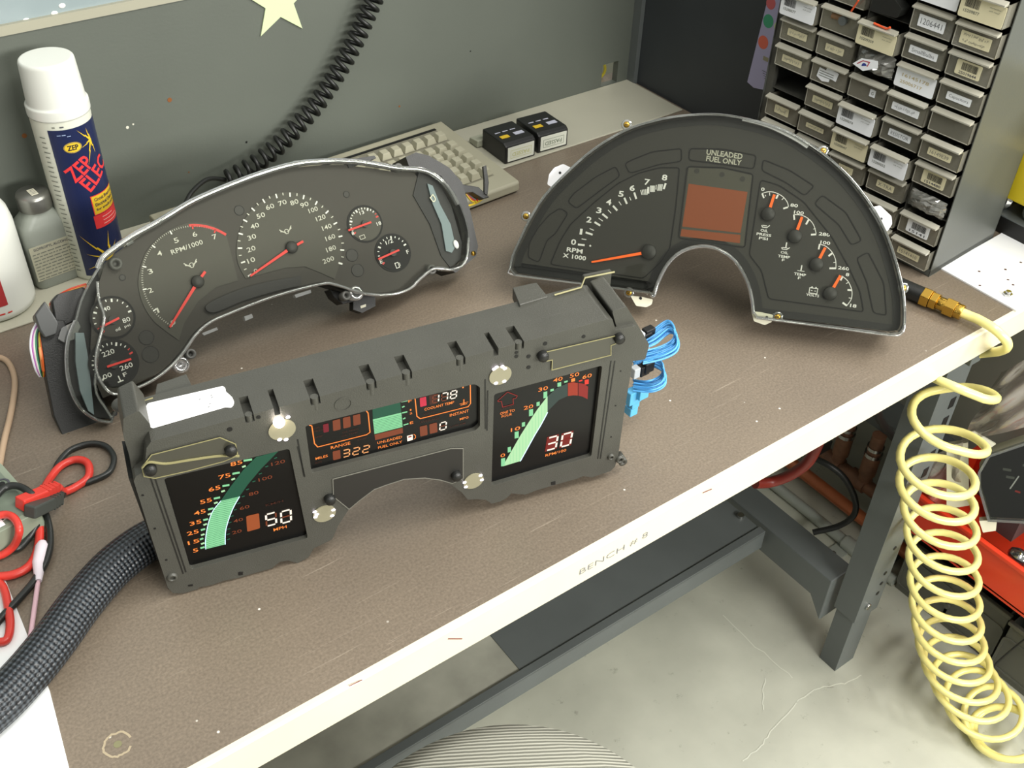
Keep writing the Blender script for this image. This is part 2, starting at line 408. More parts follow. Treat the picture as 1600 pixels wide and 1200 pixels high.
# back panel, light bar above, side panel
PAN = mat('grey_panel', '#585d55', .55, var=.05, vscale=6, bump=.12, bscale=300)
b = MB(); ox0, oz0 = 1.112, .003; ox1, oz1 = 1.146, .040
b.poly(rect(-.9, .0005, 1.168, .276), 0, .012, PAN, holes=[rect(ox0, oz0, ox1, oz1)], T=Matrix(((1, 0, 0, 0), (0, 0, -1, .774), (0, 1, 0, 0), (0, 0, 0, 1))))
RUST = mat('rust_speck', '#7a4a20', .8); CHIP = mat('paint_chip', '#c9c8b8', .7)
for x, y, m_, r in ((265, 156, RUST, .003), (199, 199, CHIP, .002), (208, 194, CHIP, .0012), (624, 166, RUST, .0016), (38, 212, RUST, .003), (385, 222, DEEP, .0015), (295, 269, RUST, .001), (735, 80, DEEP, .001)):
    q = hitp(x, y, 1, .762); b.poly(circ(q.x, q.z, r, 8), 0, .0003, m_, T=Matrix(((1, 0, 0, 0), (0, 0, -1, .7619), (0, 1, 0, 0), (0, 0, 0, 1))))
struct('wall_bench_back', b)
b = MB(); b.box(-.9, 1.168, .760, .778, .276, .287, mat('beige_rail', '#9c9a88', .5)); struct('trim_1', b)
b = MB(); b.box(-.9, .75, .766, .79, .287, .62, mat('pale_blue_board', '#8a9799', .25, var=.06, vscale=10))
for x, y in ((97, 9), (85, 21), (41, 32)):
    q = hitp(x, y, 1, .766); b.sphere((q.x, .766, q.z), .004, WHT, 5, sc=(1, .3, .7))
o = b.build('display_board'); tag(o, 'pale blue glossy board above the beige rail, top left', 'board')
SIDE = mat('dark_side_panel', '#33373a', .5, var=.1, vscale=8)
b = MB(); b.box(1.168, 1.176, .745, .775, 0, .62, GST); struct('trim_2', b)
b = MB(); b.box(1.176, 1.196, .425, .775, 0, .62, SIDE); struct('wall_bench_side', b)
# wiring seen through the cut-out
b = MB(); b.box(1.105, 1.152, .83, .84, .0, .07, mat('white_plate', '#c0c4c0', .5)); b.box(1.125, 1.150, .815, .829, .028, .05, mat('green_tag', '#3f8a4a', .5))
o = b.build('wiring_box'); tag(o, 'small pale wiring box seen through the hole at the panel corner', 'box')
b = MB(); b.tube(catmull([(1.13, .80, -.01), (1.142, .79, .01), (1.138, .79, .03), (1.128, .80, .05)], 5), .0025, mat('yellow_wire', '#c7b93a', .4), 6); o = b.build('yellow_wire'); tag(o, 'yellow wire behind the hole at the back panel corner', 'wire')
# poster on the side panel
pt = MB(); PT = quadT((1.1755, .53, .0), (1.1755, .40, .0), (1.1755, .53, 1))
def pu(x, y): p = hitp(x, y, 0, 1.1755); return (.53 - p.y, p.z)
q = [pu(1207, -30), pu(1168, 128), pu(1178, 137), pu(1203, 142), pu(1260, -20)]
pt.poly(q, .0, .0006, mat('lilac_poster', '#a9a5c4', .35), T=PT)
for x, y, c, r in ((1205, 5, '#c65f62', .0085), (1201, 33, '#3f9a74', .0095), (1193, 66, '#d96a52', .0095), (1216, 42, '#b8c58c', .007), (1213, 73, '#d9a07a', .007), (1224, 6, '#d09a60', .006)):
    a, c2 = pu(x, y); pt.poly(circ(a, c2, r, 20), .0006, .0008, mat('dot' + c, c, .5), T=PT)
a, c2 = pu(1197, 92); pt.poly(rect(a - .005, c2 - .003, a + .005, c2 + .003), .0006, .0008, mat('postertan', '#8f8a70', .6), T=PT)
for k in range(4): a, c2 = pu(1196 + k, 112 + 4 * k); pt.line([(a - .006, c2), (a + .004, c2)], .0008, .0007, .0007, INK, T=PT)
o = pt.build('wall_poster'); tag(o, 'lilac poster with coloured discs on the dark side panel left of the drawer cabinet', 'poster')
# star
b = MB(); sp_ = []
for k in range(10):
    a = math.radians(-90 + 36 * k - 2); r = .050 if k % 2 else .0205
    sp_.append((.560 + r * math.cos(a), .2515 + r * math.sin(a)))
b.poly(sp_, 0, .002, mat('glow_star', '#c3cfa6', .45), T=Matrix(((1, 0, 0, 0), (0, 0, -1, .7618), (0, 1, 0, 0), (0, 0, 0, 1))))
tag(b.build('wall_star', bevel=.0005), 'pale green plastic star stuck on the grey back panel', 'star')
# coiled black cord hanging along the panel
ax = [hitp(x, y, 1, yy) for x, y, yy in ((600, -35, .742), (580, 8, .742), (556, 62, .742), (528, 112, .742), (498, 158, .742), (462, 200, .742), (425, 236, .74), (390, 262, .735), (350, 283, .73))]
axs = catmull(ax, 40); N_ = len(axs); path = []; turns = 27
cum = [0]
for i in range(1, N_): cum.append(cum[-1] + (axs[i] - axs[i - 1]).length)
import bisect
def along(P, cu, s):
    i = min(len(P) - 2, max(0, bisect.bisect(cu, s) - 1)); t = (s - cu[i]) / max(1e-9, cu[i + 1] - cu[i]); return P[i].lerp(P[i + 1], t), (P[i + 1] - P[i]).normalized()
for k in range(turns * 14 + 1):
    s = cum[-1] * (k / (turns * 14)) ** 1.12; p, t = along(axs, cum, min(s, cum[-1] - 1e-6)); n1 = Vector((0, 1, 0)); n2 = t.cross(n1).normalized(); n1 = n2.cross(t)
    a = 2 * math.pi * k / 14; path.append(p + n2 * .0105 * math.cos(a) + n1 * .0105 * math.sin(a))
b = MB(); b.tube(path, .0029, mat('black_cord', '#141614', .45), 7); tag(b.build('coiled_cord'), 'black coiled cord hanging down the grey back panel', 'cord')
b = MB(); b.tube(catmull([hitp(x, y, 1, yy) for x, y, yy in ((352, 281, .73), (325, 280, .72), (300, 300, .70), (285, 325, .68), (262, 340, .66))], 6), .003, mat('black_cord'), 8)
tag(b.build('cord_tail'), 'smooth black lead from the coiled cord down to the bench behind the left cluster', 'cord')
SZ = .0026
# ------------------------------------------------------------------ spray can
def wrap(mb, R, th0):      # bend flat (s, z, dn) geometry round a vertical cylinder, s = 0 at angle th0
    F, Mi = [], []; L = .004
    st = [(f, m) for f, m in zip(mb.F, mb.M)]
    while st:
        f, m = st.pop()
        if len(f) > 3:
            tr_ = tessellate_polygon([[mb.V[i] for i in f]])
            for t in tr_:
                q = [f[i] for i in t]; a, b2, c = (mb.V[i] for i in q)
                if (b2.x - a.x) * (c.y - a.y) - (c.x - a.x) * (b2.y - a.y) < 0: q = q[::-1]
                st.append((q, m))
            continue
        e = max(range(3), key=lambda i: abs(mb.V[f[i]].x - mb.V[f[(i + 1) % 3]].x)); i, j, k = f[e], f[(e + 1) % 3], f[(e + 2) % 3]
        if abs(mb.V[i].x - mb.V[j].x) > L: mb.V.append((mb.V[i] + mb.V[j]) / 2); n = len(mb.V) - 1; st += [([i, n, k], m), ([n, j, k], m)]
        else: F.append(list(f)); Mi.append(m)
    mb.F, mb.M = F, Mi; mb.smooth = set()
    mb.V = [Vector(((R + v.z) * math.cos(th0 + v.x / R), (R + v.z) * math.sin(th0 + v.x / R), v.y)) for v in mb.V]
def grid(mb, x0, x1, y0, y1, m, n=24, z=0):
    vs = []; fs = []
    for i in range(n + 1):
        x = x0 + (x1 - x0) * i / n; vs += [(x, y0, z), (x, y1, z)]
    for i in range(n): fs.append([2 * i, 2 * i + 2, 2 * i + 3, 2 * i + 1])
    mb.add(vs, fs, m, smooth=True)
can = thing('spray_can', 'tall aerosol can with white cap and dark blue label, back left corner of bench', 'spray can', (.254, .695, SZ))
R_ = .0325; th = math.atan2(-1.18, -.254)
b = MB(); CANW = mat('can_white', '#c9cbbc', .35)
b.lathe([(.0, 0), (.031, 0), (.0325, .004), (.0325, .205), (.0310, .212), (.030, .214)], CANW, 48); b.build('body', can, label='white can body with blue printed label')
b = MB(); CAPW = mat('cap_white', '#d6d8d0', .35)
b.lathe([(.0305, .206), (.0333, .2072), (.0336, .2085), (.0336, .2095), (.0336, .2175), (.0335, .2188), (.0330, .2196), (.0316, .2202), (.0313, .2212), (.0312, .2225), (.0293, .2625), (.0291, .2645), (.0286, .2665), (.0276, .2676), (.0266, .268), (.0256, .268), (.0, .268)], CAPW, 48); b.build('cap', can)
b = MB(); BLU = mat('label_navy', '#1d2547', .3); REDP = mat('label_red', '#d8383a', .4); YEL = mat('label_yellow', '#d8b52c', .4)
grid(b, -.018, .062, .008, .198, BLU, 30, .0004)
def cs(deg): return math.radians(deg) * R_
b.poly(circ(cs(7), .176, .0098, 24, ry=.0064), .0006, .0006, YEL); b.line(circ(cs(7), .176, .0092, 24, ry=.0058), .0005, .0007, .0007, INK, closed=True)
b.text('ZEP', cs(7), .176, .0062, mat('print_black', '#1a1a1a', .6), z=.0008, width=.012, bold=.03)
b.text('ZEP', cs(9), .149, .0185, REDP, z=.0008, rot=33, width=.031, bold=.02)
b.text('ELEC', cs(41), .137, .0195, REDP, z=.0008, rot=33, width=.042, bold=.02)
grid(b, cs(16), cs(95), .088, .112, YEL, 12, .0006); b.line(rect(cs(16), .088, cs(95), .112), .001, .0007, .0007, REDP, closed=True)
for k, s_ in enumerate(('Circuit Board and', 'Electrical Cleaner', 'for small parts')): b.text(s_, cs(50), .107 - .0066 * k, .0042, BLU, z=.0009, width=.032)
grid(b, cs(12), cs(98), .070, .087, REDP, 12, .0007)
for k in range(3): b.line([(cs(30), .083 - .0045 * k), (cs(58 + 12 * k), .083 - .0045 * k)], .0010, .0011, .0011, mat('label_pink_print', '#e8a8a0', .5))
def bolt(cx, cy, a, L, wd):
    ca, sa = math.cos(math.radians(a)), math.sin(math.radians(a))
    P = [(0, -wd), (L * .45, -wd * .9), (L * .42, -wd * .2), (L, 0), (L * .38, wd * .9), (L * .42, wd * .25), (0, wd)]
    b.poly([(cx + x * ca - y * sa, cy + x * sa + y * ca) for x, y in P], .0009, .0009, YEL)
for a, L in ((80, .034), (128, .045), (20, .02), (160, .026), (205, .030), (245, .020), (290, .02), (330, .026), (50, .022)): bolt(cs(24), .030, a, L, .0018)
for a, L in ((100, .016), (130, .022), (200, .014), (250, .03), (280, .018)): bolt(cs(46), .178, a, L, .0012)
[b.line([(cs(-16) + .005 * k, .192 - .002 * (k > 1)), (cs(-16) + .004 + .005 * k, .192 - .002 * (k > 1))], .0009, .0009, .0009, mat('label_pale', '#8fa0c0', .5)) for k in range(3)]
PR = mat('small_print', '#6f7268', .6)
for k in range(30): b.line([(-.031 + .002 * random.random(), .188 - .006 * k), (-.0215 - .003 * random.random(), .188 - .006 * k)], .0012, .0007, .0007, PR)
b.line([(-.012, .2015), (-.009, .2015)], .0014, .0007, .0007, PR); b.line([(-.004, .2015), (0, .2015)], .0016, .0007, .0007, INK)
wrap(b, R_, th); b.build('label', can, label='navy label with red lettering and yellow lightning')

# ------------------------------------------------------------------ grey solvent bottle
jar = thing('solvent_bottle', 'squat grey plastic bottle with metal screw lid between spray can and white bottle', 'bottle', (.203, .702, SZ), rz=.10)
GJ = mat('grey_bottle', '#8b9087', .4, bump=.2, bscale=200); b = MB()
def rr(hw, hd, r): return fillet(rect(-hw, -hd, hw, hd), r, 5)
def loft(mb, secs, m):      # secs: [(outline, z)]
    n = len(secs[0][0]); vs = []; fs = []
    for o, z in secs: vs += [(p[0], p[1], z) for p in o]
    for i in range(len(secs) - 1):
        for j in range(n): j2 = (j + 1) % n; fs.append([i * n + j, i * n + j2, (i + 1) * n + j2, (i + 1) * n + j])
    mb.add(vs, fs, m, smooth=True); mb.add(vs[:n], [list(range(n))[::-1]], m); mb.add(vs[-n:], [list(range(n))], m)
loft(b, [(rr(.026, .018, .009), 0), (rr(.0285, .020, .011), .004), (rr(.0285, .020, .011), .074), (rr(.0265, .019, .011), .082), (rr(.020, .016, .012), .090), (rr(.0165, .0155, .0145), .094), (rr(.0165, .0155, .0145), .100)], GJ); b.build('body', jar)
b = MB(); LID = mat('lid_metal', '#8a8a84', .32, metal=.8); b.lathe([(.0185, .097), (.0190, .099), (.0190, .112), (.0175, .1165), (.0, .1175)], LID, 36)
b.poly(rect(-.004, -.011, .004, .004), .1176, .1179, CREAM)
for k in range(4): b.line([(-.003, -.008 + .003 * k), (.003, -.008 + .003 * k)], .0008, .118, .118, INK)
b.build('lid', jar, label='metal screw lid with small paper strip')
b = MB(); PAPER = mat('aged_label', '#aaa893', .6); b.poly(rect(-.027, .014, .027, .060), 0, .0004, PAPER)
for k in range(10):
    if k == 0: b.text('ISOPROPYL ALCOHOL', 0, .056, .0036, INK, z=.0006, width=.044)
    else:
        x = -.025
        while x < .022: l = random.uniform(.002, .008); b.line([(x, .054 - .0042 * k), (min(.025, x + l), .054 - .0042 * k)], .0013, .0006, .0006, PR); x += l + .0012
for v in b.V: v.xyz = (v.x, -.0202 - v.z, v.y)
b.build('label', jar)
# ------------------------------------------------------------------ white bottle at the left edge
wb = thing('white_bottle', 'white plastic bottle with red label cut off by the left picture edge', 'bottle', (.127, .686, SZ))
b = MB(); WB = mat('white_bottle', '#d8dad2', .35)
b.lathe([(.038, 0), (.045, .003), (.0455, .010), (.0455, .105), (.043, .120), (.036, .134), (.022, .146), (.016, .150), (.016, .162)], WB, 48); b.build('body', wb)
b = MB(); b.lathe([(.019, .158), (.019, .178), (.017, .181), (0, .181)], RED, 30); b.build('cap', wb)
b = MB(); th2 = math.atan2(-1.17, -.127); grid(b, -.07, .012, .022, .085, mat('label_crimson', '#a83436', .4), 24, .0005); b.line([(-.012, .012), (.006, .012)], .0018, .0007, .0007, RED); b.line([(.009, .012), (.014, .012)], .0018, .0007, .0007, RED)
for k in range(5): b.line([(-.02, .078 - .01 * k), (.004, .078 - .01 * k)], .0015, .0007, .0007, mat('label_pink', '#e0a0a0', .5))
wrap(b, .0455, th2); b.build('label', wb, label='crimson label')

# ------------------------------------------------------------------ keyboard
KW, KD = .455, .188; ky = math.radians(2.6); fr = Vector((.789, .748, 0)); ku = Vector((math.cos(ky), math.sin(ky), 0)); kv = Vector((-math.sin(ky), math.cos(ky), 0))
ko = fr - ku * KW - kv * KD
kb = thing('keyboard', 'beige computer keyboard lying at the foot of the back panel', 'keyboard', (ko.x, ko.y, SZ), rz=ky)
KB = mat('keyboard_beige', '#9b9884', .5, var=.04, vscale=30); KEY = mat('key_beige', '#a5a28d', .5)
def ktop(y): return .015 + (.030 - .015) * y / KD
b = MB(); Tx = Matrix(((0, 0, 1, 0), (1, 0, 0, 0), (0, 1, 0, 0), (0, 0, 0, 1)))
sec = fillet([(0, .001), (0, .014), (.004, .0165), (KD - .004, .032), (KD, .029), (KD, .001)], .002, 2)
b.poly([(0, 0.001), (0, .0135), (.003, .016), (KD - .003, .0315), (KD, .029), (KD, .001)], 0, KW, KB, T=Tx)
o = b.build('case', kb, bevel=.003, bseg=3)
b = MB(); sl = (.0315 - .016) / (KD - .006)
def kz(y): return .016 + sl * (y - .003) + .0004
for x0_, x1_, y0_, y1_ in ((.012, KW - .022, .030, KD - .020),):
    b.poly(rect(x0_, y0_, x1_, y1_), lambda x, y: kz(y) - .0003, lambda x, y: kz(y), mat('key_well', '#7d7a6a', .6))
b.box(.012, KW - .022, KD - .0205, KD - .016, .028, .0315, DEEP); b.build('key_well', kb, label='recessed key bed with dark slot at the back')
def keymesh(x, y, wx=.0165, wy=.0165, h=.009):
    m = MB(); t = .0028; z0_ = kz(y) ; z1_ = z0_ + h
    def q(dx, dy, z): return [(x - wx / 2 + dx, y - wy / 2 + dy * .8, z), (x + wx / 2 - dx, y - wy / 2 + dy * .8, z), (x + wx / 2 - dx, y + wy / 2 - dy * 1.2, z + .001), (x - wx / 2 + dx, y + wy / 2 - dy * 1.2, z + .001)]
    vs = q(0, 0, z0_) + q(t, t, z1_); m.add(vs, [[0, 1, 5, 4], [1, 2, 6, 5], [2, 3, 7, 6], [3, 0, 4, 7], [4, 5, 6, 7]], KEY); return m
rest = MB(); cnt = 0
rows = [.040, .059, .078, .097, .116, .145]
for r, y in enumerate(rows):
    x = KW - .032; c = 0
    while x > .02:
        gap = (c in (4, 7))
        if gap and r < 5 and c == 4: x -= .006
        if gap and c == 7: x -= .006
        if not (r in (2,) and c in (4, 5, 6)) and not (r == 5 and c in (8, 12)):
            if c < 16: keymesh(x, y).build('key', kb, bevel=.0006); cnt += 1
            else: m = keymesh(x, y); rest.add(m.V, m.F, KEY)
        x -= .019; c += 1
if rest.V: tag(rest.build('keys', kb), kind='stuff')

# ------------------------------------------------------------------ two black modules
PASSG = mat('stamp_green', '#7d8a74', .6); LAB = mat('paper_label', '#dfe2d4', .5); LIL = mat('lilac_sticker', '#b9bbc9', .5)
def module(x, y, rz, label, faint):
    t = thing('boxed_module', label, 'module', (x, y, SZ), rz, group=None)
    b = MB(); W_, D_, H_ = .053, .062, .031
    b.poly([(0, 0), (0, H_ - .004), (.006, H_), (D_, H_ - .001), (D_, 0)], 0, W_, mat('module_black', '#1c1d1c', .4, bump=.2, bscale=600), T=Tx); b.build('case', t, bevel=.002)
    b = MB(); b.poly(fillet(rect(.004, .003, W_ - .003, H_ - .006), .001), 0, .0004, LAB, T=Matrix(((1, 0, 0, 0), (0, 0, -1, 0), (0, 1, 0, 0), (0, 0, 0, 1))))
    m_ = mat('stamp_yellow', '#c9c98a', .6) if faint else PASSG
    TT = Matrix(((1, 0, 0, 0), (0, 0, -1, -.0006), (0, 1, 0, 0), (0, 0, 0, 1)))
    b.text('PASSED', W_ / 2, .013, .0062, m_, rot=180, width=.030, T=TT); b.line(rect(.009, .0075, W_ - .008, .0195), .0006, 0, 0, m_, closed=True, T=TT); b.build('stamped_label', t, label='white label stamped upside down')
    b = MB(); b.box(.006, .020, .018, .026, H_, H_ + .0005, YEL); b.box(.030, .046, .019, .027, H_, H_ + .0005, LIL)
    for k in range(3): b.box(.006 + .013 * k, .015 + .013 * k, .036, .038, H_ - .0001, H_ + .0002, LIL)
    b.build('stickers', t, label='yellow and lilac stickers')
    b = MB(); b.poly([(D_, .001), (D_, .012), (D_ + .022, .009), (D_ + .024, .001)], -.008, W_ - .012, mat('pale_connector', '#a3a593', .5), T=Tx); b.build('connector_cap', t, bevel=.0015, label='pale connector cap at the back')
module(.8255, .633, -.03, 'black module with faded yellow stamp label, next to the keyboard', True)
module(.8855, .634, -.06, 'black module with green PASSED stamp, right of the other module', False)
b = MB(); b.poly([tuple(hit(x, y)[:2]) for x, y in ((779, 303), (783, 299), (793, 296), (796, 298), (790, 303), (780, 308))], .0005, .004, mat('foil_scrap', '#a8b0a8', .2, metal=.4)); tag(b.build('paper_scrap'), 'crumpled silvery scrap on the bench in front of the keyboard', 'scrap')

# ------------------------------------------------------------------ drawer cabinet
CW, CD, CH = .303, .150, .430; cy = math.radians(4)
cx = Vector((math.sin(cy), -math.cos(cy), 0)); co = Vector((1.0872, .4065, 0))
cab = thing('drawer_cabinet', 'grey steel small-parts cabinet with five columns of clear labelled drawers', 'cabinet', co, rz=math.radians(-86))
CABM = mat('cabinet_steel', '#4f524e', .36, var=.04, vscale=8, bump=.12, bscale=500); CABIN = mat('cabinet_inside', '#4a4a44', .5)
colx = lambda i: .0405 + .058 * i
rowz = lambda k: .0105 + .0347 * k
b = MB(); t_ = .0012
b.box(0, t_, 0, CD, 0, CH, CABM); b.box(CW - t_, CW, 0, CD, 0, CH, CABM); b.box(0, CW, CD - t_, CD, 0, CH, CABM); b.box(0, CW, 0, CD, CH - t_, CH, CABM); b.box(0, CW, 0, CD, 0.001, .0095, CABM)
b.build('housing', cab)
b = MB()
for i in range(1, 5): b.box(colx(i) - .029 - .0008, colx(i) - .029 + .0008, .002, CD - .002, .0095, CH - .002, CABIN)
b.box(.0012, colx(0) - .029, .002, .01, .0095, CH - .002, CABIN); b.box(colx(4) + .029, CW - .0012, .002, .01, .0095, CH - .002, CABIN)
for k in range(1, 12): b.box(.002, CW - .002, .004, CD - .002, rowz(k) - .0012, rowz(k) - .0004, CABIN)
b.build('dividers', cab)
DRW = clear('drawer_plastic', '#dcdacc', base=.05, rough=.12, body=.38, bodycol='#a6a394')
LIP = clear('drawer_lip', '#e0dfd4', base=.10, rough=.10, body=.6, bodycol='#cfccbc')
STUF = mat('drawer_contents_dark', '#4c4a42', .6); 
LABW = mat('label_white', '#eceff2', .5); LABB = mat('label_bisque', '#d9d2b0', .5); 
def drawer(i, k, lab=None, open_=0.0, contents=None, empty=False):
    x, z = colx(i), rowz(k); wd, hh, T0 = .0535, .0320, open_
    par = MB(); y0 = -.006 - T0
    x0, x1 = x - wd / 2, x + wd / 2
    # tray: front pane, sides, floor
    par.box(x0, x1, y0, y0 + .0012, z, z + hh - .005, DRW)
    par.box(x0, x0 + .001, y0, y0 + .11, z, z + hh - .006, DRW); par.box(x1 - .001, x1, y0, y0 + .11, z, z + hh - .006, DRW)
    par.box(x0, x1, y0, y0 + .11, z, z + .001, DRW)
    d = par.build('drawer', cab)
    lp = MB(); lp.poly([(y0 - .0075, z + hh - .0065), (y0 - .0075, z + hh - .0045), (y0 + .001, z + hh - .002), (y0 + .001, z + hh - .0065)], x0 + .001, x1 - .001, LIP, T=Tx)
    lp.line([(x0 + .0006, z + .0008), (x1 - .0006, z + .0008)], .0012, -y0, -y0 + .0006, LIP, T=Matrix(((1, 0, 0, 0), (0, 0, -1, 0), (0, 1, 0, 0), (0, 0, 0, 1))))
    lp.line([(x0 + .0006, z + .0008), (x0 + .0006, z + hh - .006)], .0012, -y0, -y0 + .0006, LIP, T=Matrix(((1, 0, 0, 0), (0, 0, -1, 0), (0, 1, 0, 0), (0, 0, 0, 1))))
    lp.build('pull_lip', d, bevel=.0005)
    TT = Matrix(((1, 0, 0, x), (0, 0, -1, y0 - .0008), (0, 1, 0, z), (0, 0, 0, 1)))
    if contents != 'none':
        c = MB(); rnd = random.Random(i * 31 + k)
        for q in range(5):
            a, bb = rnd.uniform(x0 + .008, x1 - .012), y0 + rnd.uniform(.006, .05); r = rnd.uniform(.003, .006)
            c.sphere((a, bb, z + .001 + r), r, mat(*rnd.choice([('bits_dark', '#3f3d38', .5), ('bits_brown', '#6a5138', .5), ('bits_grey', '#8a8a82', .4)])), 4, sc=(1.6, 1.2, 1))
        c.build('contents', d)
    if lab:
        kind = lab[0]; l = MB()
        if kind == 'big':      # full width label with bar code
            colr, num = lab[1], lab[2]; l.poly(fillet(rect(-.0265, .0005, .0265, .0245), .003), 0, .0005, colr)
            if num:
                barcode(l, -.021, .0125, .017, .010, .0007); l.text(num, -.0115, .0085, .0034, PR, z=.0007, width=.019)
                scribble(l, .008, .022, .019, .0008, PR); scribble(l, .008, .020, .0155, .0008, PR)
            else: l.text(lab[3], 0, .016, .004, mat('faint_ink', '#c3b48a', .6), z=.0007, width=.036); l.text(lab[4], -.004, .008, .004, mat('faint_ink', '#c3b48a', .6), z=.0007, width=.03)
        elif kind == 'bar': 
            l.poly(fillet(rect(-.015, .005, .016, .022), .002), 0, .0005, lab[1]); barcode(l, -.008, .0115, .020, .0085, .0007); l.text(lab[2], .001, .0082, .0034, INK, z=.0007, width=.022)
        elif kind == 'sq': l.poly(rect(.004, .010, .012, .019), 0, .0005, LABW); l.text('G', .008, .0145, .004, PR, z=.0007)
        elif kind == 'torn':
            l.poly([(-.017, .008), (-.015, .020), (-.005, .019), (-.004, .024), (.014, .021), (.012, .010), (.003, .011), (.002, .006), (-.008, .004)], 0, .0005, LABW)
            for q in range(3): l.line([(-.014, .0165 - .003 * q), (.008, .0165 - .003 * q)], .0009, .0007, .0007, PR)
        else:
            colr, txt = lab[1], lab[2]; hw = lab[3] if len(lab) > 3 else .0155; hb, ht = (.0085, .0175) if len(lab) < 5 else lab[4]
            l.poly(fillet(rect(-hw, hb, hw, ht), .001), 0, .0005, colr)
            ls = txt.split('|')
            for q, s_ in enumerate(ls):
                if s_ == '~': scribble(l, -hw * .8, hw * .8, ht - (ht - hb) * (q + .5) / len(ls), (ht - hb) * .32 / len(ls), INK); continue
                l.text(s_, 0, ht - (ht - hb) * (q + .5) / len(ls), (ht - hb) * .5 / len(ls), INK, z=.0007, width=hw * 1.6, bold=-.01)
        l.V = [TT @ v for v in l.V]; l.build('label', d)
    return d
def barcode(l, x0, y0, wd, h, z):
    x = x0; rnd = random.Random(int(abs(x0) * 1e5) + int(h * 1e5))
    while x < x0 + wd:
        a = rnd.choice((.0003, .0005, .0008)); l.poly(rect(x, y0, min(x + a, x0 + wd), y0 + h), z, z, mat('print_black', '#1a1a1a', .6)); x += a + rnd.choice((.0003, .0005))
def scribble(l, x0, x1, y, h, m, z=.0007):      # writing too blurred to read: short uneven strokes
    rnd = random.Random(int(abs(x0 * y) * 1e8)); x = x0
    while x < x1 - .0012:
        a = rnd.uniform(.0008, .0018); l.line([(x, y + rnd.uniform(-h, 0)), (x + a * .5, y + rnd.uniform(0, h)), (x + a, y + rnd.uniform(-h, h) * .6)], .00035, z, z, m); x += a + rnd.choice((.0004, .0004, .0016))
S = 'small'
L4 = {0: (S, LABB, '15141410'), 1: ('bar', LABW, '15141'), 3: ('bar', LABB, '1514480'), 4: (S, LABB, '16149E39'), 6: (S, LABW, 'Capacitors'), 7: ('bar', LABB, '25019644'), 8: (S, LABB, '~|~', .0185, (.006, .020)), 9: ('big', LABB, '15209877')}
L3 = {0: (S, LABB, '~'), 1: (S, LABB, 'LAMPS'), 2: (S, LABB, 'X-TRA', .0125), 3: ('big', LABW, '15200052'), 4: (S, LABW, 'RESISTOR'), 5: (S, LABW, '~', .0185), 6: ('big', LABW, None, '16145178', '25006717'), 7: (S, LABW, 'SmallBulbs', .0185), 8: (S, LABW, '1206441', .017, (.006, .0195)), 9: ('big', LABW, '15520231')}
L2 = {0: None, 1: None, 2: (S, LABB, '~', .011), 3: ('big', LABB, '15200047'), 4: ('big', LABW, '15200074'), 5: ('sq',), 7: ('big', LABB, '15209359'), 9: None}
L1 = {1: None, 2: None, 3: (S, LABB, '~', .014, (.010, .016)), 4: (S, LABB, '~'), 5: ('torn',), 6: (S, LABB, '~', .0135), 7: None, 8: None, 9: None}
L0 = {1: None, 2: None, 3: (S, LABB, '~', .0115, (.008, .019)), 5: (S, LABB, '~'), 6: (S, LABB, '~', .015), 7: ('big', LABW, '15200077'), 8: None, 9: None}
for i, Ld in enumerate((L0, L1, L2, L3, L4)):
    for k in range(12):
        if i == 4 and k == 2 or i == 0 and k == 4 or i == 2 and k in (6, 8) or k > 9: continue
        if i in (0, 1) and k < 1: continue
        op = .010 if (i, k) in ((3, 3), (2, 7), (2, 3), (0, 7), (4, 9), (2, 4)) else (.004 if (i * 7 + k * 3) % 4 == 0 else 0)
        drawer(i, k, Ld.get(k), op, contents=None)
# loose things in the open slots, top level
def cabw(x, y, z): return co + cx * x + Vector((math.cos(cy), math.sin(cy), 0)) * y + Vector((0, 0, z))
def crumple(name, label, cat, c, sx, sy, sz, m, seed, logo=False):
    rnd = random.Random(seed); bb = MB(); n = 10; vs = []; fs = []
    for i in range(n + 1):
        for j in range(n + 1):
            u_, v_ = i / n - .5, j / n - .5; e = (1 - (2 * abs(u_)) ** 3) * (1 - (2 * abs(v_)) ** 3)
            vs.append(cabw(c[0] + sx * u_ + rnd.uniform(-1, 1) * .0012, c[1] - sy * e * (0.6 + .4 * rnd.random()) , c[2] + sz * v_ + rnd.uniform(-1, 1) * .0012))
    for i in range(n):
        for j in range(n): fs.append([i * (n + 1) + j, (i + 1) * (n + 1) + j, (i + 1) * (n + 1) + j + 1, i * (n + 1) + j + 1])
    bb.add(vs, fs, m, smooth=False)
    if logo:
        TT = quadT(cabw(c[0], c[1] - sy - .003, c[2]), cabw(c[0] + 1, c[1] - sy - .003, c[2]), cabw(c[0], c[1] - sy - .003, c[2] + 1))
        bb.poly([(-.020, -.004), (-.010, .006), (.012, .010), (.014, .002), (-.004, -.008)], 0, .0004, LABW, T=TT)
        bb.line([(-.014, -.002), (-.007, .004), (.002, .005), (.0, -.001)], .0012, .0006, .0006, mat('logo_red', '#b03a4a', .5), T=TT); bb.poly(circ(-.004, -.0015, .0035, 14, 20, 200), .0006, .0006, mat('logo_blue', '#2a3a8a', .5), T=TT)
    return tag(bb.build(name), label, cat)
BAG = clear('bag_film', '#e8e8e0', base=.10, rough=.12, body=.30, bodycol='#b9b9b0')
crumple('plastic_bag', 'clear bag with red and blue logo card sticking out of an open drawer slot', 'bag', (colx(2), -.004, rowz(6) + .016), .052, .014, .026, BAG, 3, True)
crumple('plastic_bag', 'clear bag bulging from the open slot low in the right drawer column', 'bag', (colx(4), -.003, rowz(2) + .014), .050, .010, .024, BAG, 5)
b = MB()
for q in range(3): b.sphere(cabw(colx(4) - .005 + .013 * q, .006, rowz(2) + .009), .006, BLK, 6)
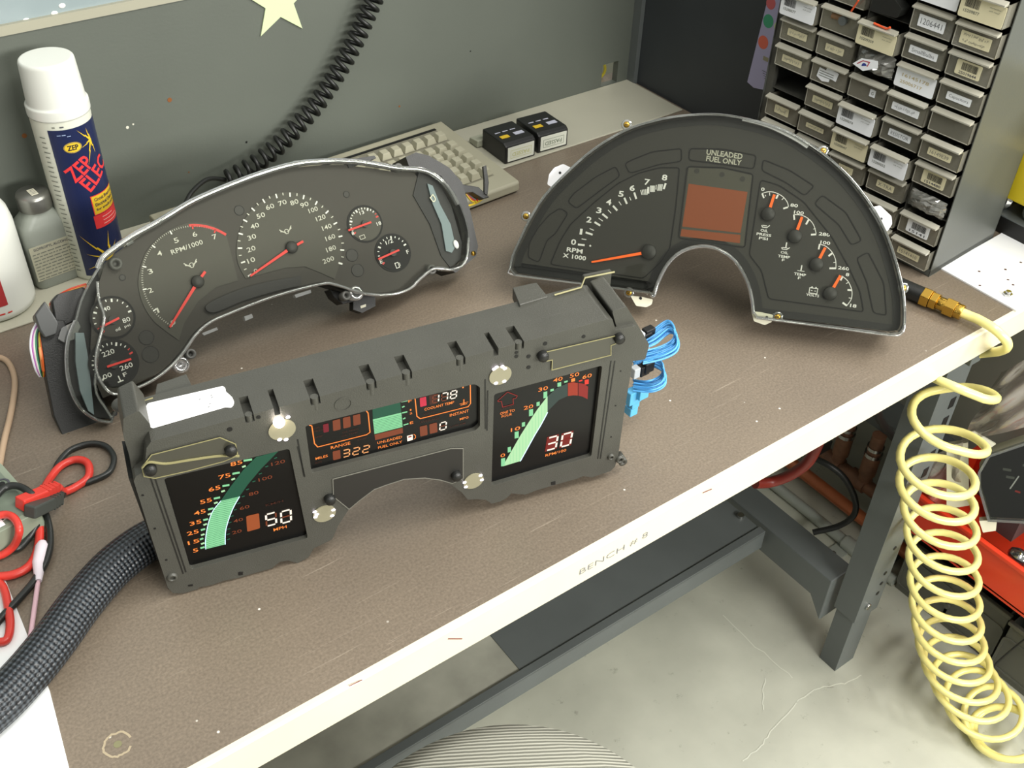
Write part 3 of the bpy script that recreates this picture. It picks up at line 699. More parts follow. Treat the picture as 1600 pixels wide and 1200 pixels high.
tag(b.build('rubber_grommets'), 'dark round rubber grommets in the open slot low in the right drawer column', 'grommets')
ORG = mat('orange_pointer', '#e0562a', .4)
def cabtube(pts, r, m, name, label, cat): b = MB(); b.tube([cabw(*p) for p in pts], r, m, 6); tag(b.build(name), label, cat)
cabtube([(colx(1) + .012, -.009, rowz(8) - .004), (colx(1) + .020, -.012, rowz(8) + .012)], .0012, ORG, 'gauge_pointer', 'orange gauge needle poking up from a top drawer', 'needle')
cabtube([(colx(2) - .006, -.020, rowz(7) + .031), (colx(2) + .012, -.020, rowz(7) + .030), (colx(2) + .016, -.020, rowz(7) + .033)], .0014, ORG, 'gauge_pointer', 'bent orange needle lying on the drawer below the black part', 'needle')
b = MB(); b.poly(fillet([(-.02, 0), (.018, .002), (.022, .014), (.008, .022), (-.018, .018)], .003), -.008, .008, BLK, T=quadT(cabw(colx(2), -.006, rowz(8) + .006), cabw(colx(2) + 1, -.006, rowz(8) + .006), cabw(colx(2), -.006, 1)))
tag(b.build('black_part', bevel=.001), 'black moulded part filling an open slot near the cabinet top', 'part')
b = MB(); b.cyl(0, 0, 0, .004, .0055, GST, 18, T=quadT(cabw(colx(1) + .006, -.011, rowz(7) + .018), cabw(colx(1) + 1, -.011, rowz(7) + .018), cabw(colx(1) + .006, -.011, 1)))
b.tube([cabw(colx(1) - .012, -.009, rowz(7) + .018), cabw(colx(1) + .006, -.009, rowz(7) + .019)], .004, mat('tan_part', '#8a6a4a', .5), 8)
tag(b.build('small_motor'), 'little grey and tan motor part seen in a top drawer', 'motor')

# ------------------------------------------------------------------ right end of the bench: white board, rail, rollers, yellow bin
b = MB(); b.poly([(1.136, -.004), (1.136, .108), (1.62, .13), (1.62, -.004)], .0002, .0022, mat('white_board', '#eef0f2', .3)); 
for x, y in ((1530, 424), (1571, 421), (1575, 437), (1583, 445), (1595, 410), (1531, 446)): q = hit(x, y, .0023); b.poly(circ(q.x, q.y, .0018, 8), .0023, .0024, mat('board_mark', '#5a4038', .6))
tag(b.build('white_board'), 'white board covering the right end of the bench top', 'board')
b = MB(); q = hit(1574, 461, .0023); b.poly(circ(q.x, q.y, .006, 6), .0022, .0055, STEEL); b.cyl(q.x, q.y, .0055, .0085, .0035, STEEL, 12); tag(b.build('bolt', bevel=.0005), 'steel bolt head on the white board at the bench end', 'bolt')
rl = thing('roller_rail', 'dark rail with chrome rollers at the far right end of the bench', 'rail', (1.30, .1, .0022))
b = MB(); b.box(-.022, .03, -.16, .16, 0, .022, DEEP); b.box(-.022, .03, -.16, .16, .022, .024, GST); b.build('rail', rl, bevel=.001)
for yy in (-.01, .035, .08):
    b = MB(); b.lathe([(.002, -.012), (.013, -.012), (.013, .012), (.002, .012)], CHROME, 20, T=Matrix.Translation((0, yy, .038)) @ Matrix.Rotation(math.pi / 2, 4, 'Y')); b.cyl(0, yy, .023, .03, .006, GST, 10); b.build('roller', rl)
YB = mat('yellow_bin', '#d8c22a', .4)
yb = thing('yellow_bin', 'yellow plastic parts bin at the right picture edge above the rail', 'bin', (1.335, .11, .052))
b = MB(); b.poly([(-.06, 0), (-.075, .075), (-.06, .085), (-.08, .175), (-.074, .175), (-.054, .085), (-.068, .077), (-.055, .006), (.2, .006), (.2, 0)], -.2, .2, YB, T=Matrix(((1, 0, 0, 0), (0, 0, -1, 0), (0, 1, 0, 0), (0, 0, 0, 1)))); b.build('bin_body', yb, bevel=.002)
b = MB(); b.box(-.005, .06, -.02, .02, -.0255, 0, GST); b.build('bracket', yb)

# ------------------------------------------------------------------ air hose
hs = thing('air_hose', 'yellow coiled air hose with brass fittings hanging from the bench corner', 'hose', hit(1440, 468, .012))
ho = hs.location.copy(); OFF = Matrix.Translation(-ho)
YH = mat('yellow_hose', '#f0e592', .28, spec=.6)
P0, P1 = hit(1418, 452, .012), hit(1504, 489, .012); dr = (P1 - P0).normalized(); Ln = (P1 - P0).length
def hx(mb, a, b_, r, m, n=6): 
    p, q = P0 + dr * a * Ln, P0 + dr * b_ * Ln; T = Matrix.Translation(p) @ dr.to_track_quat('Z', 'X').to_matrix().to_4x4(); mb.poly(circ(0, 0, r, n), 0, (q - p).length, m, T=OFF @ T, smooth=n > 8)
b = MB(); hx(b, -.25, .30, .0105, BLK, 20); b.build('rubber_sleeve', hs)
b = MB(); hx(b, .28, .43, .0125, BRASS); hx(b, .44, .56, .0112, BRASS); hx(b, .56, .76, .0085, BRASS, 16); hx(b, .70, .88, .0118, BRASS); hx(b, .86, 1.0, .0095, BRASS, 16); b.build('brass_fitting', hs, bevel=.0006)
hpts = [P0 + dr * Ln * .95, P1 + dr * .01, hit(1530, 500, .013), hit(1555, 515, .012), hit(1572, 532, .002), hitp(1573, 543, 1, -.035), hitp(1560, 549, 1, -.02), hitp(1535, 552, 1, .01), hitp(1500, 556, 1, .03)]
b = MB(); b.tube([p - ho for p in catmull(hpts, 8)], .0058, YH, 12); b.build('lead_in', hs)
keys = [(0, 1502, 565, -.025, 56), (.333, 1499, 579, -.04, 58), (.583, 1497, 617, -.078, 59), (.833, 1491, 646, -.108, 60), (1.083, 1483, 653, -.118, 60), (1.333, 1482, 664, -.138, 60), (1.583, 1481, 696, -.168, 60), (2.083, 1465, 724, -.205, 60), (3.083, 1463, 764, -.275, 58), (4.083, 1468, 803, -.35, 56), (5.083, 1472, 842, -.43, 55), (6.083, 1474, 881, -.505, 54), (7.083, 1476, 918, -.565, 54), (8.083, 1478, 952, -.61, 53), (9.083, 1482, 985, -.65, 53), (10.083, 1488, 1016, -.682, 53), (11.083, 1498, 1045, -.708, 54), (12.083, 1512, 1073, -.73, 54), (13.083, 1532, 1100, -.748, 52), (14.2, 1562, 1130, -.765, 48)]
def kint(t):
    for a, c in zip(keys, keys[1:]):
        if t <= c[0]: f_ = (t - a[0]) / (c[0] - a[0]); return [a[i] + (c[i] - a[i]) * f_ for i in range(1, 5)]
    return list(keys[-1][1:])
hp = []; nt_ = 28; AZ = math.atan2(RM.col[0].y, RM.col[0].x); fwd = RM @ Vector((0, 0, -1))
for k in range(int(.33 * nt_), int(14.2 * nt_)):
    t = k / nt_; px, py, z, rp = kint(t); c = hit(px, py, z); dep = (c - CAM_POS).dot(fwd); r = rp / FPX * dep * .97
    a = 2 * math.pi * t + math.radians(150) + AZ      # counter-clockwise seen from above
    tilt = max(0, (t - 12) / 2.2)
    
    off = Vector((math.cos(a), math.sin(a), .10 * math.sin(a) * 0)) * r
    if tilt > 0: off = Matrix.Rotation(-.5 * tilt, 3, 'Y') @ off
    p = c + off; p.z = max(p.z, FLOOR + .006); hp.append(p)
hp = catmull([hitp(1425, 568, 1, .06), hitp(1450, 586, 1, .012), hp[0].lerp(hitp(1460, 590, 1, -.005), .45), hp[2]], 6)[:-1] + hp[2:]
b = MB(); b.tube([p - ho for p in hp], .0056, YH, 10); b.build('coil', hs)
b = MB(); lp = []
for k in range(60):
    a = k / 59 * 2 * math.pi * 2.1; c = hit(1572 + 4 * math.sin(a * .5), 1146, -.77); lp.append(c + Vector((.042 * math.cos(a), .05 * math.sin(a) , .02 * math.cos(a + .6) + .004 * k / 60)) - ho)
for p in lp: p.z = max(p.z, FLOOR + .006 - ho.z)
b.tube(lp, .0056, YH, 10); b.build('coil_end', hs)
b = MB(); q = hitp(1517, 552, 1, .02); b.box(q.x - .012, q.x + .010, .01, .05, q.z - .010, -.036, GST); tag(b.build('hose_clamp', bevel=.001), 'small dark clamp holding the yellow hose under the bench edge', 'clamp')

# ------------------------------------------------------------------ things under the bench
COP = mat('copper_pipe', '#c07048', .35, metal=.25, var=.12, vscale=30); OLDC = mat('old_copper', '#7a5640', .5, metal=.1, var=.3, vscale=40); ZINC = mat('zinc_conduit', '#a9aea6', .35, metal=.2)
t = thing('steel_conduit', 'grey steel conduit running along the floor under the bench with a strap', 'conduit', (1.373, .2, FLOOR))
b = MB(); b.tube([(0, .75, .012), (0, -.085, .012)], .011, ZINC, 14); b.build('tube', t)
b = MB(); b.tube([(0, .035, .012), (0, -.035, .012)], .0145, ZINC, 14); b.build('coupling', t)
b = MB(); b.box(-.055, -.005, .015, .045, .0005, .003, ZINC); b.cyl(-.038, .03, .003, .007, .006, STEEL, 12); b.build('strap', t)
t = thing('copper_pipe', 'bright copper pipe on the floor beside the grey conduit', 'pipe', (1.432, .2, FLOOR))
b = MB(); b.tube([(0, .75, .03), (0, -.085, .03)], .013, COP, 16); b.build('tube', t)
b = MB(); 
for yy in (.5, -.05): b.box(-.016, .016, yy, yy + .02, 0, .018, GST)
b.build('support', t)
t = thing('old_pipe_manifold', 'tarnished copper pipe with two upright stubs behind the bright copper pipe', 'pipe', (1.47, .2, FLOOR))
b = MB(); b.tube([(0, .8, .07), (0, -.085, .07)], .014, OLDC, 14)
for yy in (.165, .10, .03, -.03): b.tube([(0, yy + .02, .07), (0, yy - .02, .07)], .018, OLDC, 14)
b.build('tube', t)
for yy in (.155, .088):
    b = MB(); b.tube([(0, yy, .07), (0, yy, .20)], .0135, OLDC, 14); b.tube([(0, yy, .10), (0, yy, .15)], .0165, OLDC, 14); b.tube([(0, yy, .148), (0, yy, .156)], .0175, STEEL, 14); b.tube([(0, yy, .165), (0, yy, .172)], .0165, STEEL, 14); b.build('stub', t)
b = MB(); 
for yy in (.4, -.07): b.box(-.01, .01, yy, yy + .02, 0, .058, GST)
b.build('support', t)
b = MB(); b.tube(catmull([hit(1180, 755, -.45), hit(1205, 753, -.46), hit(1235, 742, -.44), hit(1262, 722, -.40), hit(1277, 695, -.34), hit(1285, 670, -.25)], 8), .009, mat('red_hose', '#742218', .4), 12); tag(b.build('red_hose'), 'dark red hose looping below the bench edge', 'hose')
b = MB(); b.tube(catmull([hit(1262, 712, -.62), hit(1295, 727, -.62), hit(1320, 748, -.64), hit(1336, 780, -.68), hit(1334, 805, -.72), hit(1310, 822, -.75), hit(1270, 832, -.77)], 8), .006, mat('black_cord'), 10); b.box(0, .05, -.012, .012, 0, .02, BLK, T=Matrix.Translation(hit(1262, 712, -.63)))
tag(b.build('black_cable'), 'black cable with plug curving over the copper pipe', 'cable')
b = MB(); b.tube(catmull([hit(1368, 625, -.3), hit(1373, 650, -.36), hit(1384, 668, -.42), hit(1396, 684, -.48)], 6), .007, mat('black_cord'), 10); tag(b.build('black_cable'), 'short black cable end hanging beside the bench leg', 'cable')
# rack at the right
rk = thing('storage_rack', 'grey steel rack standing at the right beyond the bench leg', 'rack', (1.60, .3, FLOOR))
RKM = mat('rack_grey', '#9d9f92', .5, var=.06, vscale=6)
b = MB(); b.box(-.05, .6, -.9, 1.2, .0, .74, RKM); b.build('back_cabinet', rk)
b = MB(); b.box(-.12, -.05, -.9, .4, .20, .225, GST); b.build('shelf', rk)
for yy in (.03, -.12):
    b = MB(); b.box(-.17, -.13, yy - .35, yy - .31, 0, .70, GST)
    for z in (.5, .56, .62): b.poly(rect(-.01, -.015, .01, .015), 0, .0006, DEEP, T=Matrix.Translation((-.1702, yy - .33, z)) @ Matrix.Rotation(-math.pi / 2, 4, 'Y') @ Matrix.Rotation(math.pi / 2, 4, 'Z'))
    b.build('upright', rk)
def bin_(name, label, x, y, z, rz, W_, D_, H_, m, ribs=0):
    t = thing(name, label, 'bin', (x, y, z), rz)
    b = MB(); b.poly(rect(-W_ / 2, 0, W_ / 2, D_), 0, .003, m); b.poly(rect(-W_ / 2, 0, W_ / 2, D_), .003, H_, m, holes=[rect(-W_ / 2 + .003, .003, W_ / 2 - .003, D_ - .003)])
    b.box(-W_ / 2 - .004, W_ / 2 + .004, -.006, .003, H_ - .008, H_, m); b.build('tub', t, bevel=.0015)
    if ribs:
        b = MB()
        for s in (-1, 1): b.line(fillet(rect(s * W_ * .25 - .05, .015, s * W_ * .25 + .05, H_ * .7), .01), .004, 0, .002, m, closed=True, T=Matrix(((1, 0, 0, 0), (0, 0, -1, 0), (0, 1, 0, 0), (0, 0, 0, 1))))
        b.cyl(0, 0, 0, .006, .006, m, 10, T=Matrix(((1, 0, 0, 0), (0, 0, -1, 0), (0, 1, 0, H_ * .4), (0, 0, 0, 1))))
        b.build('ribs', t)
    return t
DB = mat('dark_bin', '#5b5c54', .45)
dq = hitp(1528, 1020, 0, 1.36); 
bin_('dark_tote', 'dark grey ribbed tote on the floor behind the yellow coil', 1.372, .01, FLOOR, -math.pi / 2, .20, .20, .13, DB, 1)
bin_('dark_tote', 'dark grey ribbed tote on the floor at the right edge, half out of frame', 1.362, -.20, FLOOR, -math.pi / 2, .20, .20, .13, DB, 1)
# black shelf board over the totes
b = MB(); b.box(1.352, 1.56, -.33, .13, FLOOR + .17, FLOOR + .205, GST); tag(b.build('shelf_rail', bevel=.001), 'grey steel shelf edge between the red bin and the floor totes', 'shelf')
RB = mat('red_bin', '#d8391c', .35)
qa, qb = hitp(1440, 796, 0, 1.315), hitp(1605, 878, 0, 1.315)
rb = thing('red_bin', 'bright red parts bin on the rack behind the yellow hose', 'bin', (1.315, (qa.y + qb.y) / 2 - .05, FLOOR + .2055), 0)
zt = (hitp(1528, 836, 0, 1.315).z) - (FLOOR + .2055); zb = hitp(1528, 912, 0, 1.315).z - (FLOOR + .2055)
b = MB(); T3 = Matrix(((0, 0, 1, 0), (1, 0, 0, 0), (0, 1, 0, 0), (0, 0, 0, 1)))
b.box(0, .004, -.17, .17, min(zb, .0), zt, RB); b.box(0, .2, -.17, -.166, .0, zt, RB); b.box(0, .2, .166, .17, .0, zt, RB); b.box(.19, .2, -.17, .17, .0, zt, RB); b.box(0.0, .2, -.17, .17, .0, .004, RB); b.box(-.007, .004, -.172, .172, zt - .008, zt, RB); b.build('tub', rb, bevel=.0015)
# bagged cluster standing in the red bin
bc = Plane(hitp(1560, 812, 0, 1.33), -62, 22)
def pb(x, y): return bc(x, y)
t = thing('bagged_gauge_cluster', 'spare gauge cluster with cream housing leaning in the red bin at the right edge', 'gauge cluster', matrix=bc.matrix())
face = [pb(*p) for p in ((1530, 738), (1545, 712), (1610, 690), (1650, 690), (1650, 812), (1600, 815), (1545, 812), (1530, 760))]
b = MB(); b.poly(face, -.05, -.008, mat('cream_housing', '#c9c6ac', .5)); b.build('housing', t, bevel=.002)
b = MB(); b.poly(inset(face, .003), -.008, -.004, DEEP); 
for (x, y, w_) in ((1567, 734, .012), (1572, 746, .012), (1598, 728, .01)): a = pb(x, y); b.line([a, (a[0] + w_, a[1] + .002)], .004, -.0035, -.0035, PR)
a, c = pb(1578, 765), pb(1592, 745); b.line([a, c], .002, -.003, -.003, WHT); a = pb(1586, 768); b.line([a, (a[0] + .008, a[1])], .003, -.003, -.003, RED); b.build('dial_panel', t)
b = MB(); b.line(face, .004, -.006, .004, clear('clear_rim', '#f4f6f4', base=.25, rough=.06, body=.15), closed=True); b.poly(face, .003, .0038, clear('lens_clear', '#f2f4f2', base=.03, rough=.04)); b.build('lens', t)
b = MB(); a = [pb(*p) for p in ((1500, 678), (1522, 674), (1556, 694), (1545, 702), (1520, 690))]; b.poly(a, -.006, .0, CREAM); a = [pb(*p) for p in ((1530, 815), (1558, 812), (1556, 830), (1536, 833))]; b.poly(a, -.02, -.002, CREAM); b.poly([pb(*p) for p in ((1478, 705), (1512, 700), (1514, 800), (1478, 805))], -.05, -.03, mat('cream_housing')); b.build('mounting_tab', t)
def sheet(name, label, quad, bulge, m, seed, n=20):
    rnd = random.Random(seed); bb = MB(); vs = []; fs = []; A, B_, C_, D_ = quad
    nn = (B_ - A).cross(D_ - A).normalized()
    ph = [rnd.uniform(0, 6) for _ in range(6)]
    for i in range(n + 1):
        for j in range(n + 1):
            u_, v_ = i / n, j / n; p = (A.lerp(B_, u_)).lerp(D_.lerp(C_, u_), v_)
            e = bulge * (math.sin(u_ * 3.1) * math.sin(v_ * 3.1) + .35 * math.sin(9 * u_ + 3 * v_ + ph[0]) + .3 * math.sin(14 * v_ - 7 * u_ + ph[1])) + rnd.uniform(-1, 1) * .0004
            vs.append(p + nn * e)
    for i in range(n):
        for j in range(n): fs.append([i * (n + 1) + j, (i + 1) * (n + 1) + j, (i + 1) * (n + 1) + j + 1, i * (n + 1) + j + 1])
    bb.add(vs, fs, m, smooth=True); return tag(bb.build(name), label, 'bag')
FILM = clear('crumpled_film', '#e4e0d8', base=.14, rough=.16, body=.38, bodycol='#b8aca2')
X = lambda x, y, v=1.335: hitp(x, y, 0, v)
sheet('plastic_bag', 'large crumpled clear bag draped over the spare cluster at the right', (X(1500, 690), X(1640, 660), X(1640, 540), X(1560, 585)), .015, FILM, 11, 26)
sheet('plastic_bag', 'small clear bag hanging over the left side of the red bin', (X(1432, 840), X(1500, 850), X(1505, 690), X(1440, 720)), .012, FILM, 12)
b = MB(); rnd = random.Random(4)
for k in range(7):
    c = Vector((1.34 + .018 * (k % 3), -.13 - .016 * k + .06, FLOOR + .2055 + zt - .012 + rnd.uniform(0, .012))); b.sphere(c, .016, clear('wrinkled_film_dark', '#707878', base=.35, rough=.1, body=.4, bodycol='#3a4040'), 5, sc=(1, 1.2, .7))
tag(b.build('bagged_parts'), 'dark parts in shiny film filling the red bin', 'bagged parts')
b = MB(); b.tube(catmull([hitp(1600, 1000, 0, 1.34), hitp(1575, 1020, 0, 1.345), hitp(1552, 1042, 0, 1.35), hitp(1548, 1056, 0, 1.35)], 5), .002, BLK, 6); tag(b.build('thin_cable'), 'thin black cable lying across the dark totes', 'cable')

# ------------------------------------------------------------------ stool cushion
st = Vector((.306, -.122, 0))
so = thing('stool', 'grey ribbed fabric stool seat at the bottom edge of the picture', 'stool', (st.x, st.y, FLOOR))
def ribs():
    m = mat('ribbed_fabric', '#9a9a8e', .9, bump=0); nt = m.node_tree; N = nt.nodes.new; L = nt.links.new; p = nt.nodes['Principled BSDF']
    tc = N('ShaderNodeTexCoord'); wv = N('ShaderNodeTexWave'); wv.bands_direction = 'Y'; wv.inputs['Scale'].default_value = 75; wv.inputs['Distortion'].default_value = .6; wv.inputs['Detail'].default_value = 1
    mp = N('ShaderNodeMapping'); mp.inputs['Rotation'].default_value = (0, 0, math.radians(32)); L(tc.outputs['Object'], mp.inputs[0]); L(mp.outputs[0], wv.inputs[0])
    r = N('ShaderNodeValToRGB'); r.color_ramp.elements[0].color = lin('#77776c'); r.color_ramp.elements[1].color = lin('#b9b9ab'); L(wv.outputs['Fac'], r.inputs[0]); L(r.outputs[0], p.inputs['Base Color'])
    bmp = N('ShaderNodeBump'); bmp.inputs['Strength'].default_value = .5; bmp.inputs['Distance'].default_value = .002; L(wv.outputs['Fac'], bmp.inputs['Height']); L(bmp.outputs[0], p.inputs['Normal']); return m
zs = -.28 - FLOOR; b = MB(); Rr = .193
b.lathe([(0, zs - .06), (Rr * .9, zs - .06), (Rr, zs - .05), (Rr, zs - .02), (Rr * .96, zs - .006), (Rr * .85, zs), (Rr * .5, zs + .004), (0, zs + .005)], ribs(), 64); b.build('seat_cushion', so)
b = MB(); b.cyl(0, 0, .08, zs - .06, .025, GST, 16); b.build('post', so)
for k in range(5):
    a = math.radians(72 * k + 20); b = MB(); b.tube([(0, 0, .09), (.2 * math.cos(a), .2 * math.sin(a), .05), (.24 * math.cos(a), .24 * math.sin(a), .02)], .015, BLK, 8); b.sphere((.24 * math.cos(a), .24 * math.sin(a), .02), .02, BLK, 6); b.build('foot', so)

# ------------------------------------------------------------------ left: paper, meter, leads, sleeve, pen
b = MB(); b.poly([tuple(hit(x, y)[:2]) for x, y in ((-330, 760), (-20, 880), (8, 905), (40, 985), (78, 1080), (112, 1215), (118, 1250), (-240, 1380))], .0003, .001, mat('white_paper', '#e9ecec', .45)); tag(b.build('paper_sheet'), 'white paper sheet at the lower left corner of the bench', 'paper')
ma_ = hit(66, 797, .028); md = (hit(0, 722, .028) - ma_); md.z = 0; md.normalize(); ml = Vector((-md.y, md.x, 0))
if ml.x > 0: ml = -ml
mm = Matrix((-ml, md, Vector((0, 0, 1)))).transposed().to_4x4(); mm.translation = Vector((ma_.x, ma_.y, .0005))
mt = thing('multimeter', 'grey-green handheld multimeter at the left picture edge', 'multimeter', matrix=mm)
MG = mat('meter_grey', '#87917f', .45); MG2 = mat('meter_face', '#6f7a6c', .5)
b = MB(); b.poly(fillet(rect(-.17, 0, 0, .088), .008), 0, .028, MG); b.build('case', mt, bevel=.003)
b = MB(); b.poly(fillet(rect(-.165, .006, -.006, .082), .006), .0281, .0286, MG2)
b.line(circ(-.012, .055, .0062, 20), .0018, .0287, .0292, INK, closed=True); b.cyl(-.012, .055, .0286, .0292, .003, DEEP, 14)
b.poly(rect(-.060, .004, -.032, .030), .0288, .029, LABW)
for k, (s_, x, y) in enumerate((('V', -.02, .074), ('COM', -.03, .016), ('1000', -.045, .045))): b.text(s_, x, y, .004, WHT, z=.0289, rot=-90)
b.build('face_panel', mt)
def wl(pts, r, m, name, label, cat='lead', **k): b = MB(); b.tube(catmull([hit(*p) for p in pts], 8), r, m, 10); return tag(b.build(name), label, cat)
REDC = mat('red_lead', '#c8382e', .35); BLC = mat('black_lead', '#1f2220', .38)
def plug(a, c, m, name, label):
    A, B_ = hit(*a), hit(*c); d = (B_ - A); L_ = d.length; t = quadT(A, B_, A + Vector((-d.y, d.x, 0)))
    e = thing(name, label, 'plug', matrix=t); bb = MB(); bb.poly([(0, -.0062), (L_ * .62, -.0062), (L_, -.0035), (L_, .0035), (L_ * .62, .0062), (0, .0062)], -.006, .006, m); bb.build('body', e, bevel=.0015)
    bb = MB()
    for k in range(4): bb.box(L_ * (.62 + .1 * k), L_ * (.66 + .1 * k), -.0062 + .0007 * k, .0062 - .0007 * k, -.0064, .0064, m)
    bb.build('strain_relief', e)
plug((30, 788, .036), (92, 762, .022), REDC, 'red_plug', 'red right-angle test lead plug in the multimeter')
plug((46, 800, .034), (96, 776, .014), mat('dark_grey_plug', '#3c403c', .45), 'black_plug', 'dark grey test lead plug below the red plug')
wl([(92, 762, .018), (100, 768, .008), (118, 761, .005), (138, 745, .005), (137, 724, .005), (118, 718, .005), (95, 728, .005), (80, 745, .006), (68, 765, .012)], .0038, REDC, 'red_test_lead', 'red test lead looping above its plug')
wl([(96, 776, .010), (108, 762, .004), (140, 752, .004), (170, 738, .004), (178, 715, .004), (165, 697, .004), (140, 693, .004), (110, 703, .004), (92, 722, .004), (86, 735, .004)], .003, BLC, 'black_test_lead', 'thin black test lead in a wide loop by the display unit')
wl([(-12, 782, .036), (8, 762, .036), (30, 760, .036), (52, 775, .034), (70, 800, .012), (78, 835, .006), (74, 870, .006), (55, 905, .005), (30, 935, .005), (5, 962, .005), (-15, 985, .005)], .0034, BLC, 'black_test_lead', 'black test lead crossing the meter down to the white paper')
wl([(60, 812, .010), (62, 835, .006), (58, 862, .005), (45, 885, .005), (20, 898, .005), (-15, 902, .005)], .004, REDC, 'red_test_lead', 'red test lead curving left below the meter')
wl([(-12, 808, .034), (10, 804, .034), (24, 812, .034), (30, 830, .030), (22, 852, .012), (5, 866, .006), (-15, 872, .006)], .0036, REDC, 'red_test_lead', 'red test lead loop lying on the meter face at the left edge')
wl([(60, 815, .014), (45, 840, .006), (25, 858, .005), (-10, 856, .005)], .0032, BLC, 'black_test_lead', 'short black lead tucked under the meter edge')
wl([(-10, 905, .006), (5, 918, .005), (12, 945, .005), (16, 975, .005), (10, 1000, .005), (-12, 1003, .005)], .0036, REDC, 'red_test_lead', 'red test lead end bending over the white paper')
wl([(-15, 556, .003), (8, 562, .003), (20, 580, .003), (23, 605, .003), (16, 650, .003), (6, 690, .003), (-3, 740, .003)], .0032, mat('tan_cable', '#b39a80', .5), 'tan_cable', 'tan cable curving down the bench at the left edge', 'cable')
t = thing('probe_pen', 'pink and white swab stick beside the braided sleeve', 'stick', hit(60, 910, .004)); o_ = t.location.copy()
b = MB(); b.tube([hit(47, 1000, .004) - o_, hit(60, 905, .004) - o_], .0022, mat('pale_pink', '#d9b3bd', .4), 8); b.build('shaft', t)
b = MB(); P_ = [hit(60, 908, .005) - o_, hit(61, 880, .006) - o_, hit(66, 855, .006) - o_, hit(66, 848, .006) - o_]; b.tube(P_, [.003, .0058, .0062, .004], mat('pale_tip', '#e6dce4', .5), 12); b.build('tip', t)
def braid():
    m = bpy.data.materials.new('braided_sleeve'); m.use_nodes = True; nt = m.node_tree; N = nt.nodes.new; L = nt.links.new; p = nt.nodes['Principled BSDF']
    uv = N('ShaderNodeUVMap'); sp = N('ShaderNodeSeparateXYZ'); L(uv.outputs[0], sp.inputs[0])
    def math_(op, a, b_=None):
        x = N('ShaderNodeMath'); x.operation = op
        for i, q in enumerate((a, b_)):
            if q is None: continue
            if isinstance(q, (int, float)): x.inputs[i].default_value = q
            else: L(q, x.inputs[i])
        return x.outputs[0]
    U = math_('MULTIPLY', sp.outputs[0], 26 * math.pi * 2 / 2); V = math_('MULTIPLY', sp.outputs[1], 700)
    s1 = math_('SINE', math_('ADD', U, V)); s2 = math_('SINE', math_('SUBTRACT', U, V)); k = math_('MULTIPLY', s1, s2)
    r = N('ShaderNodeValToRGB'); r.color_ramp.elements[0].position = .35; r.color_ramp.elements[1].position = .95; r.color_ramp.elements[0].color = lin('#101317'); r.color_ramp.elements[1].color = lin('#454c52')
    L(math_('ADD', math_('MULTIPLY', k, .5), .5), r.inputs[0]); L(r.outputs[0], p.inputs['Base Color']); p.inputs['Roughness'].default_value = .35
    b_ = N('ShaderNodeBump'); b_.inputs['Strength'].default_value = .6; b_.inputs['Distance'].default_value = .001; L(k, b_.inputs['Height']); L(b_.outputs[0], p.inputs['Normal']); return m
BR = braid()
b = MB(); b.tube(catmull([hit(x, y, z) for x, y, z in ((300, 812, .02), (250, 836, .021), (212, 858, .021), (170, 893, .021), (125, 945, .021), (85, 1000, .021), (40, 1055, .021), (-20, 1115, .021), (-120, 1190, .021), (-260, 1240, .021))], 10), .0185, BR, 24, uv=True); tag(b.build('braided_cable_sleeve'), 'thick black braided cable sleeve leaving the lit display unit towards lower left', 'cable sleeve')
b = MB(); b.tube(catmull([hit(x, y, z) for x, y, z in ((88, 1010, .008), (70, 1035, .008), (45, 1062, .008), (15, 1090, .008), (-25, 1125, .008))], 8), .008, BR, 14, uv=True); tag(b.build('braided_cable_sleeve'), 'thin braided sleeve tucked against the right flank of the thick one', 'cable sleeve')
# stained ring on the laminate is part of the bench
b = MB(); q = hit(184, 1163); b.line([(q.x + (.0105 + random.uniform(-.0008, .0008)) * math.cos(k / 6), q.y + (.0105 + random.uniform(-.0008, .0008)) * math.sin(k / 6)) for k in range(34)], .0018, .0002, .0002, mat('ring_mark', '#a89a80', .6)); b.poly(circ(q.x, q.y, .0032, 12), .0002, .0002, mat('ring_hole', '#7c7a5a', .5)); bp(b, 'ring_stain')
# ================================================================== lit digital display cluster (front)
PANL = mat('dial_charcoal', '#33322c', .55); LAMPW = None
def vfd(name, col, e): return mat(name, '#090909', .35, spec=.3, emit=e, ecol=col)
GRN = vfd('lit_green', '#8fdca0', 1.05); GRN2 = vfd('lit_green_pale', '#b9e8b0', 1.08); DGRN = vfd('dim_green', '#1f5a42', 1.0); DGRN2 = vfd('dim_teal', '#33453f', 1.0)
ORA = vfd('lit_orange', '#ff8a3c', 1.3); ORD = vfd('dim_orange', '#8a4326', 0.95); ORD2 = vfd('faint_orange', '#4a2216', 0.9); REDL = vfd('lit_red', '#ff3a2a', 1.0); REDD = vfd('dim_red', '#a82420', 0.85); WSEG = vfd('lit_segment', '#fff0dc', 1.3); OSEG = vfd('lit_segment_orange', '#ffb070', 1.1); MAG = vfd('dim_magenta', '#8a1a2c', 0.85)
D = Plane((.1277, .1598, .003), -14.0, -2, .9)
c7 = lambda a, b_: (200 + a / 4, 650 + b_ / 4); c8 = lambda a, b_: (450 + a / 4, 500 + b_ / 4); cr = lambda a, b_: (700 + a / 4.444, 530 + b_ / 4.444)
c1b = lambda a, b_: (180 + a / 5.3333, 560 + b_ / 5.3333); c2b = lambda a, b_: (850 + a / 6.6667, 420 + b_ / 6.6667); c9 = lambda a, b_: (500 + a / 5.3333, 700 + b_ / 5.3333)
dc = thing('digital_gauge_cluster', 'lit digital instrument cluster in charcoal housing, frontmost on the bench', 'gauge cluster', matrix=D.matrix())
def tr(P, pts, dn=0): return [P(x, y, dn) for x, y in pts]
